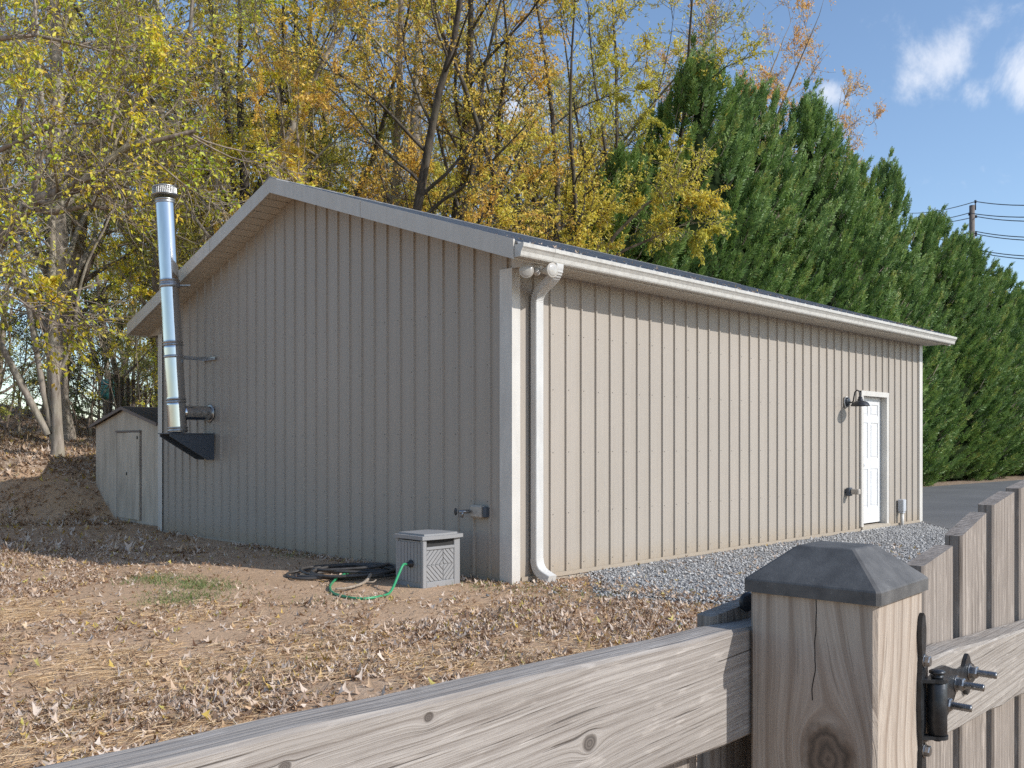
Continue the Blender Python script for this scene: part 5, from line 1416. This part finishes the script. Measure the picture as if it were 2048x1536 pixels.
# ------------------------------------------------------------------ cypress hedge
def cypress_proto(seed, H=10.5, Rb=2.75, boughs=500):
    rg = np.random.RandomState(seed)
    def rad(z): 
        f = np.clip(z / H, 0, 1); return Rb * np.clip((1 - f ** 1.9), 0, 1) ** 0.92 * (0.85 + 0.15 * np.minimum(f * 5, 1)) + 0.05
    V = []; F = []; A = []; base = 0; wood = {}
    th0 = rg.uniform(0, 2 * np.pi, boughs); zz = H * (1 - np.sqrt(1 - rg.uniform(0, 0.985, boughs)) ** 1.0) ; zz = H * (1 - (1 - rg.uniform(0, 0.995, boughs)) ** 0.66)
    lump = 0.16 * np.sin(th0 * 4 + zz * 2.1 + seed) * np.sin(zz * 3.3 + th0 * 2) + rg.normal(0, 0.10, boughs)
    for b in range(boughs):
        z = zz[b]; th = th0[b]; rr = rad(z) * (0.97 + lump[b])
        out = np.array([math.cos(th), math.sin(th), 0])
        fz = z / H
        L_ = rg.uniform(0.9, 1.55) * (1.0 - 0.25 * fz)
        d = unit(out * (0.85 - 0.55 * fz) + np.array([0.26, -0.26, 0.70 + 0.6 * fz]) + rg.normal(0, 0.14, 3))
        tip = out * rr + np.array([0, 0, z + 0.35 * L_]); p0 = tip - d * L_
        n = 6; tt = np.linspace(0, 1, n)[:, None]; P = p0 + d * L_ * tt + np.array([0, 0, 1]) * (tt ** 2) * 0.12 * L_
        g = wood.setdefault((n, 3), ([], [])); g[0].append(P); g[1].append(np.linspace(0.016, 0.003, n))
        # sprays along the bough, alternate sides, each a small fern of scales
        ns = 34
        s = rg.uniform(0.12, 1.0, ns); q = p0 + d * L_ * s[:, None] + np.array([0, 0, 1]) * (s[:, None] ** 2) * 0.12 * L_
        sd = rg.normal(0, 1, (ns, 3)); sd -= (sd @ d)[:, None] * d; sd /= np.linalg.norm(sd, axis=1, keepdims=True)
        sd[:, 2] += 0.15
        dirs = d * 0.95 + sd * (0.62 * (1 - 0.6 * s[:, None])); dirs /= np.linalg.norm(dirs, axis=1, keepdims=True)
        sl = rg.uniform(0.20, 0.36, ns) * (1.05 - 0.4 * s)
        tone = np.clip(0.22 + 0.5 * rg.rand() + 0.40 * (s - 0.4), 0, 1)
        m = 7
        nrm = rg.normal(0, 1, (ns, 3)) + out * 0.9; side = np.cross(dirs, nrm); side /= np.linalg.norm(side, axis=1, keepdims=True)
        k = np.arange(m); u = (k + 0.4) / m; sg = np.where(k % 2 == 0, 1.0, -1.0)
        st_ = q[:, None, :] + dirs[:, None, :] * (sl[:, None] * u[None])[:, :, None]
        ld = dirs[:, None, :] * 0.8 + side[:, None, :] * (sg * (0.8 - 0.5 * u))[None, :, None]; ld = ld + rg.normal(0, 0.12, ld.shape)
        ll = (sl[:, None] * (0.55 - 0.25 * u)[None])[:, :, None]
        wd = 0.20
        e1 = st_ + ld * ll; cr = np.cross(ld, nrm[:, None, :]); cr /= np.linalg.norm(cr, axis=2, keepdims=True) + 1e-9
        mid = st_ + ld * ll * 0.45
        quad = np.stack([st_, mid + cr * ll * wd, e1, mid - cr * ll * wd], 2).reshape(-1, 3)
        nq = ns * m
        V.append(quad); F.append(base + np.arange(nq * 4).reshape(nq, 4)); base += nq * 4
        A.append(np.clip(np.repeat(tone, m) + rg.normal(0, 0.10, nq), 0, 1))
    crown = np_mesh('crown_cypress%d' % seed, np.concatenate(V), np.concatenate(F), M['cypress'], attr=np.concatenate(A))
    # trunk, and a dark core painted for the shade inside the crown
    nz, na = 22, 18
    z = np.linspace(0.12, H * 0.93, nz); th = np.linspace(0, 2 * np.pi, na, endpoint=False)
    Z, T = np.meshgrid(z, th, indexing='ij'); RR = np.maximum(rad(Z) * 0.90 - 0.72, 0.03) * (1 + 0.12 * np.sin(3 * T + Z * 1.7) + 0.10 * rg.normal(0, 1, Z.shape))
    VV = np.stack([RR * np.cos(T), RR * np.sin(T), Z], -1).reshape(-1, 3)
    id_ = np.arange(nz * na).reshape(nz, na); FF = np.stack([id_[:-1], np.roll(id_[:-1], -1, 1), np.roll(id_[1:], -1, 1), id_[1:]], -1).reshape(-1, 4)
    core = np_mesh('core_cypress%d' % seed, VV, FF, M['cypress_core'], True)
    g = wood.setdefault((8, 8), ([], [])); g[0].append(np.stack([np.zeros(8), np.zeros(8), np.linspace(-0.2, H * 0.90, 8)], -1)); g[1].append(np.linspace(0.17, 0.02, 8))
    wv, wf = tubes_mesh(wood); trunk = np_mesh('trunk_cypress%d' % seed, wv, wf, M['bark_mid'], True)
    return trunk, core, crown
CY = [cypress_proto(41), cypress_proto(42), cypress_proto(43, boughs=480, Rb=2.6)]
def cypress(x, y, h, rz, k, label, group=None, w=1.0):
    t = thing('cypress_tree', label, 'cypress', (x, y, float(ground_z(x, y))), group)
    t.scale = (w, w, h / 10.5); t.rotation_euler = (0, 0, rz)
    for nm, me in zip(('trunk', 'shade_core', 'crown'), CY[k % 3]):
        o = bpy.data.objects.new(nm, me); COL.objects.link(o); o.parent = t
        if nm == 'shade_core': o['kind'] = 'stuff'
hs_ = [(11.9, 7.9, 8.6), (14.1, 7.4, 11.5), (16.1, 7.5, 11.4), (17.9, 7.7, 11.7), (19.8, 7.3, 11.9), (21.8, 7.6, 11.5), (24.0, 7.5, 10.7), (26.9, 7.9, 11.6), (28.8, 7.4, 9.8), (30.6, 7.6, 10.3), (32.6, 7.4, 9.8), (34.9, 7.7, 9.9), (37.4, 7.3, 9.0), (40.2, 7.6, 8.5), (43, 7.4, 8.4), (46.2, 7.6, 8.2), (49.5, 7.4, 8.6), (53, 7.5, 8.4), (57, 7.5, 8.6), (61, 7.5, 8.6)]
for i, (x, y, h) in enumerate(hs_):
    lab, grp = 'cypress far down the evergreen row behind the picket gate', 'far cypresses of the evergreen row'
    words = {2: 'tall cypress just right of the tallest one, rusty twigs behind its tip', 3: 'cypress under the middle of the rusty crowns', 4: 'cypress whose top reaches the right-hand end of the rusty crowns', 5: 'cypress with a broad dense top right of the last rusty twigs',
             6: 'cypress left of the lone narrow tip', 8: 'low-topped cypress right of the lone narrow tip', 9: 'cypress above the far end of the gutter', 10: 'cypress between the gutter end and the utility pole', 12: 'cypress right of the utility pole under the middle cables', 13: 'cypress under the lowest cables at the right edge'}
    if i in words: lab, grp = words[i], None
    if i == 0: lab, grp = 'shorter dark cypress at the left end of the row, partly behind yellow leaves', None
    if i == 1: lab, grp = 'tallest cypress, leftmost of the evergreen tops against the sky', None
    if i == 7: lab, grp = 'cypress with a lone narrow tip standing clear in the middle of the row', None
    if i == 11: lab, grp = 'cypress whose tip stands just left of the utility pole', None
    cypress(x, y, h, rg.uniform(-0.5, 0.5), i, lab, grp, w=1.0 if i != 7 else 0.8)

# ------------------------------------------------------------------ utility pole and cables
pf = 46.0
px_ = (1944 - 1024) / 1861 * pf; PX, PY = c2w(px_, pf)
pole = thing('utility_pole', 'grey wooden utility pole rising above the cypress row', 'pole', (PX, PY, 0))
zt = 1.3 + (888 - 411) / 1861 * pf
MB().tube([(PX, PY, -0.5), (PX, PY, zt)], [0.17, 0.125], 14).build('mast', M['pole'], pole)
ins = MB()
cr_ = Vector((S2, -S2, 0))
for (dr, py) in ((0.17, 403), (-0.14, 428), (0.20, 433), (0.20, 465), (0.20, 470)):
    p = Vector((PX, PY, 1.3 + (888 - py) / 1861 * pf)) + cr_ * dr
    if py < 405: ins.tube([p + Vector((0, 0, -0.42)), p + Vector((0, 0, 0.05))], 0.03, 8)
    ins.lathe([(0.0, -0.07), (0.06, -0.06), (0.035, 0.0), (0.06, 0.06), (0.0, 0.07)], axis_matrix(p, (0, 0, 1)), 10)
ins.build('insulator', M['wire'], pole)
def cable(label, y0, yl, yr, dr, rad=0.022, x_left=1800):
    """cable through the pole at photo heights"""
    p0 = Vector((PX, PY, 1.3 + (888 - y0) / 1861 * pf)) + cr_ * dr
    f2 = 30.0; pr = Vector(c2w((2250 - 1024) / 1861 * f2, f2, 1.3 + (888 - yr) / 1861 * f2))
    f1 = 75.0; pl_ = Vector(c2w((x_left - 1024) / 1861 * f1, f1, 1.3 + (888 - yl) / 1861 * f1))
    pts = []
    for a, b_ in ((pl_, p0), (p0, pr)):
        for i in range(12):
            t = i / 12; q = a.lerp(b_, t); q.z -= 0.25 * 4 * t * (1 - t); pts.append(q)
    pts.append(pr)
    tag(MB().tube(pts, rad, 5).build('overhead_cable', M['wire']), label, 'cable')
cable('topmost overhead cable leaving the pole top', 403, 425, 391, 0.17)
cable('upper thin overhead cable just below the pole top', 426, 440, 416, -0.14)
cable('overhead cable running close under the upper thin one', 433, 446, 426, 0.20)
cable('middle overhead cable, upper of the close pair below the pole top', 463, 470, 462, 0.2)
cable('middle overhead cable, lower of the close pair below the pole top', 468, 476, 470, 0.2)
cable('low overhead cable near the right edge, upper of the lowest pair', 499, 500, 503, 0.2)
cable('lowest overhead cable near the right edge above the cypresses', 504, 505, 511, 0.2)

# ------------------------------------------------------------------ teal bin and dark board fence deep left
bx = cw(0, 33, 218, 776)
tb = thing('teal_barrel', 'small teal barrel far off between the tree trunks', 'barrel', (bx.x, bx.y, float(ground_z(bx.x, bx.y))))
MB().lathe([(0.0, -0.4), (0.27, -0.4), (0.28, 0.0), (0.27, 0.30), (0.0, 0.32)], axis_matrix(bx, (0, 0, 1)), 20).build('drum', simple('teal_plastic', (0.10, 0.36, 0.33), 0.5), tb)
MB().lathe([(0.285, 0.10), (0.295, 0.12), (0.285, 0.14)], axis_matrix(bx, (0, 0, 1)), 20).build('hoop', M['bracket'], tb)
fb = thing('board_fence', 'dark brown upright board fence behind the shed roof', 'fence', c2w(-11.6, 27.5, 0))
for i in range(14):
    p = Vector(c2w(-11.9 + i * 0.17, 27.5 + 0.02 * math.sin(i * 3), 0)); p.z = float(ground_z(p.x, p.y))
    MB().box((p.x - 0.01, p.y - 0.01, p.z - 0.2), (p.x + 0.09, p.y + 0.01, p.z + 1.75 + 0.03 * math.sin(i * 5)), None).build('board', M['shed_trim'], fb)

# ------------------------------------------------------------------ litter, straw, grass, gravel
def gz(x, y): return ground_z(x, y)
def in_poly(x, y, poly):
    c = np.zeros(len(x), bool); n = len(poly)
    for i in range(n):
        x1, y1 = poly[i]; x2, y2 = poly[(i + 1) % n]
        cond = ((y1 > y) != (y2 > y)) & (x < (x2 - x1) * (y - y1) / (y2 - y1 + 1e-12) + x1); c ^= cond
    return c
def blocked(x, y):
    return ((x > -0.03) & (x < L + 0.05) & (y > -0.03) & (y < W + 0.03)) | ((x > sx - 0.05) & (y > sy0) & (y < sy1) & (x < sx + sd)) | ((x > hx0 - 0.02) & (x < hx1 + 0.02) & (y > hy0 - 0.02) & (y < hy1 + 0.02))
def rf_xy(r, f): return CAM.x + (r + f) * S2, CAM.y + (f - r) * S2
def litter_near(rg, n):
    out = []
    while sum(len(o) for o in out) < n:
        m = n; f = rg.uniform(0.9, 12, m) ; r = rg.uniform(-9.5, 5, m); x, y = rf_xy(r, f)
        bound = np.interp(r, [-9, -4.6, -4.0, -2.9, -2.0, -1.05, -0.5, 0.0, 1.0, 2.0, 3.0], [5.6, 5.6, 5.4, 5.0, 5.3, 6.3, 7.4, 8.3, 8.1, 7.4, 6.8])
        nn = fbm(x * 1.7, y * 1.7)
        w = 1 / (1 + np.exp(-(bound + 0.7 * nn - f) * 3.2))
        clump = np.clip(0.62 + 1.1 * fbm(x * 4.1 + 9, y * 4.1), 0.06, 1)
        leftp = 1 / (1 + np.exp(-((-r - 4.3) * 2.0 + 0.8 * nn))) * (f > 7.8) * (f < 11.6) * 0.9
        sparse = 0.02 + 0.12 * np.clip(fbm(x * 2.2 + 3, y * 2.2 - 4) * 2, 0, 1) * (x < -1.2)
        midl = (r < -1.0) * (f < 7.6) * 0.28 * clump
        near_wall = np.exp(-((x + 0.10) / 0.11) ** 2) * (y > 0) * (y < W) * 0.75 + 0.5 * np.exp(-(((x - 0.3) ** 2 + (y + 0.3) ** 2) / 0.25))
        w = np.maximum.reduce([w * clump, leftp * clump, sparse * np.ones(m), midl, near_wall])
        fallg = in_poly(x, y, GRAVEL); w = np.where(fallg, 0.025 + 0.25 * np.exp(-np.abs(x - 0.25) / 0.25) * (y > -6), w); w = np.where((x > 9.4), 0.01, w)
        keep = (rg.rand(m) < w) & ~blocked(x, y) & (np.abs(r) < 0.72 * f + 0.8)
        z = gz(x, y) + 0.004 + np.where(fallg, 0.04, 0)
        out.append(np.stack([x, y, z], -1)[keep])
    return np.concatenate(out)[:n]
V_, F_, A_ = scatter_leaves(84000, litter_near, 0.036, 51, 0.45)
tag(link_mesh('fallen_leaves', np_mesh('fallen_leaves', V_, F_, M['litter'], attr=A_)), 'crumpled dry brown and pale leaves strewn over the soil', 'leaves', kind='stuff')
def litter_bank(rg, n):
    out = []
    while sum(len(o) for o in out) < n:
        m = n; f = 11 + 23 * rg.rand(m) ** 1.8; r = -f * rg.uniform(0.33, 0.75, m); x, y = rf_xy(r, f)
        s = bank_s(x, y); cl = np.clip(0.6 + 1.0 * fbm(x * 3, y * 3), 0.1, 1)
        w = np.where(s > 1.5, 0.9, np.where(s > -0.5, 1.0, 0.08)) * cl
        keep = (rg.rand(m) < w) & ~blocked(x, y)
        out.append(np.stack([x, y, gz(x, y) + 0.004], -1)[keep])
    return np.concatenate(out)[:n]
V_, F_, A_ = scatter_leaves(34000, litter_bank, 0.066, 52, 0.6)
tag(link_mesh('bank_leaves', np_mesh('bank_leaves', V_, F_, M['litter'], attr=A_)), 'thick fallen leaves covering the bank and slope behind the shed', 'leaves', kind='stuff')

def blades(n, fn, ln, wd, seed, upright, lean=0.3):
    rg = np.random.RandomState(seed); P = fn(rg, n); n = len(P)
    l = ln * rg.uniform(0.4, 1.4, n)[:, None]; a = rg.normal(0, 1, (n, 3)); a[:, 2] = 0
    a /= np.linalg.norm(a, axis=1, keepdims=True)
    D = a * (1 - upright) + np.array([0, 0, 1]) * upright + rg.normal(0, lean * 0.3, (n, 3)); D[:, 2] = np.abs(D[:, 2]) if upright > 0.4 else np.abs(D[:, 2]) * 0.4
    D /= np.linalg.norm(D, axis=1, keepdims=True)
    S_ = np.cross(D, rg.normal(0, 1, (n, 3))); S_ /= np.linalg.norm(S_, axis=1, keepdims=True)
    w = wd * rg.uniform(0.6, 1.3, n)[:, None]
    bend = rg.normal(0, 0.12, (n, 3)) * l
    v = np.stack([P - S_ * w, P + S_ * w, P + D * l * 0.55 + S_ * w * 0.8 + bend * 0.4, P + D * l * 0.55 - S_ * w * 0.8 + bend * 0.4, P + D * l + bend * 0.5 - np.array([0, 0, 1]) * l * 0.05], 1)
    b0 = np.arange(n)[:, None] * 5
    q = b0 + np.array([[0, 1, 2, 3]]); t3 = b0 + np.array([[3, 2, 4]])
    c = rg.beta(1.5, 1.5, n)
    return v.reshape(-1, 3), [q, t3], np.concatenate([c, c])
def straw_pts(rg, n):
    out = []
    while sum(len(o) for o in out) < n:
        m = n * 2; f = rg.uniform(1.2, 9.0, m); r = rg.uniform(-6.0, 3.5, m); x, y = rf_xy(r, f)
        s = np.clip(0.35 + 1.2 * fbm(x * 2.6 - 5, y * 2.6 + 2), 0, 1)
        reg = np.maximum(np.clip((7.9 - f - 0.5 * np.maximum(r + 2.2, 0)) / 1.0, 0, 1), np.exp(-(((r - 1.0) / 1.3) ** 2 + ((f - 7.7) / 0.35) ** 2)) * 1.0)
        keep = (rg.rand(m) < s * reg) & ~blocked(x, y) & ~in_poly(x, y, GRAVEL)
        out.append(np.stack([x, y, gz(x, y) + rg.uniform(0.003, 0.018, m)], -1)[keep])
    return np.concatenate(out)[:n]
V_, F_, A_ = blades(60000, straw_pts, 0.12, 0.0015, 61, 0.10)
tag(link_mesh('dry_straw', np_mesh('dry_straw', V_, F_, M['straw'], attr=A_)), 'pale dry grass stalks lying flat among the leaves', 'straw', kind='stuff')
gc_ = [gp_(330, 1165), gp_(395, 1170), gp_(370, 1195), gp_(350, 1205), gp_(420, 1178), gp_(300, 1160), gp_(620, 1205), gp_(980, 1172), gp_(1070, 1178), gp_(1140, 1188), gp_(1235, 1190), gp_(600, 1112), gp_(740, 1132)]
def grass_pts(rg, n):
    k = rg.choice(len(gc_), n, p=np.array([5, 6, 6, 4, 4, 3, .6, 2, 2, 1, 2, 2, 1]) / 38.6)
    c = np.array([[p.x, p.y] for p in gc_])[k] + rg.normal(0, 0.17, (n, 2))
    ok = ~blocked(c[:, 0], c[:, 1]); c = c[ok]
    return np.stack([c[:, 0], c[:, 1], gz(c[:, 0], c[:, 1]) - 0.003], -1)
V_, F_, A_ = blades(4200, grass_pts, 0.05, 0.0020, 62, 0.6, 1.2)
tag(link_mesh('grass_tufts', np_mesh('grass_tufts', V_, F_, M['grass'], attr=A_)), 'thin green grass tufts in the bare soil', 'grass', kind='stuff')
# crushed stone
def stones(n, seed):
    rg = np.random.RandomState(seed); P = []
    while sum(len(p) for p in P) < n:
        m = n * 2; f = 0.9 + 15 * rg.rand(m) ** 0.8; r = rg.uniform(-0.6, 7.5, m); x, y = rf_xy(r, f)
        edge = fbm(x * 3, y * 3) * 0.22
        k = in_poly(x + edge, y + edge, GRAVEL) & ~blocked(x, y) & (y < -0.03) & (x < 9.55 + (y < -0.8) * 0 + 0) & ~in_poly(x, y, ASPH)
        stray = (rg.rand(m) < 0.10 * np.exp(-np.abs(x - 0.2) / 0.35)) & (y < -0.1) & (y > -4)
        k = k | (stray & ~blocked(x, y))
        P.append(np.stack([x, y, np.where(k, 0.010, 0) + rg.uniform(-0.002, 0.012, m)], -1)[k])
    P = np.concatenate(P)[:n]
    s = rg.uniform(0.006, 0.0175, (n, 1, 1)) * (1 + 0.5 * (rg.rand(n, 1, 1) > 0.93))
    o = np.array([[1, 0, 0], [0, 1, 0], [-1, 0, 0], [0, -1, 0], [0, 0, 1], [0, 0, -1]], float)[None] + rg.normal(0, 0.28, (n, 6, 3))
    a = rg.uniform(0, 6.28, n); ca, sa = np.cos(a)[:, None], np.sin(a)[:, None]
    o = np.stack([o[:, :, 0] * ca - o[:, :, 1] * sa, o[:, :, 0] * sa + o[:, :, 1] * ca, o[:, :, 2] * 0.75], -1) * s * rg.uniform(0.7, 1.3, (n, 1, 3))
    V = (o + P[:, None, :]).reshape(-1, 3)
    f = np.array([[0, 1, 4], [1, 2, 4], [2, 3, 4], [3, 0, 4], [1, 0, 5], [2, 1, 5], [3, 2, 5], [0, 3, 5]])
    F = (np.arange(n)[:, None, None] * 6 + f[None]).reshape(-1, 3)
    return V, F, np.repeat(rg.beta(2, 2, n), 8)
V_, F_, A_ = stones(42000, 71)
tag(link_mesh('crushed_stone', np_mesh('crushed_stone', V_, F_, M['stone'], attr=A_)), 'loose grey crushed stones along the garage wall', 'gravel', kind='stuff')
# small clods and pebbles on bare soil
def clods(n, seed):
    rg = np.random.RandomState(seed); f = rg.uniform(3, 15.5, n); r = rg.uniform(-8.5, 1.0, n); x, y = rf_xy(r, f)
    k = ~blocked(x, y) & (x < 1.0); x, y = x[k], y[k]; n = len(x)
    s = rg.uniform(0.003, 0.010, (n, 1, 1)) * (1 + 1.2 * (rg.rand(n, 1, 1) > 0.98))
    o = np.array([[1, 0, 0], [0, 1, 0], [-1, 0, 0], [0, -1, 0], [0, 0, 0.9]], float)[None] + rg.normal(0, 0.25, (n, 5, 3)); o = o * s
    V = (o + np.stack([x, y, gz(x, y) + 0.001], -1)[:, None, :]).reshape(-1, 3)
    f_ = np.array([[0, 1, 4], [1, 2, 4], [2, 3, 4], [3, 0, 4]])
    return V, (np.arange(n)[:, None, None] * 5 + f_[None]).reshape(-1, 3)
V_, F_ = clods(14000, 72)
tag(link_mesh('soil_crumbs', np_mesh('soil_crumbs', V_, F_, simple('soil_crumb', (0.36, 0.25, 0.165), 0.95, 0, 0.4, 8))), 'loose crumbs of dry brown soil', 'soil', kind='stuff')
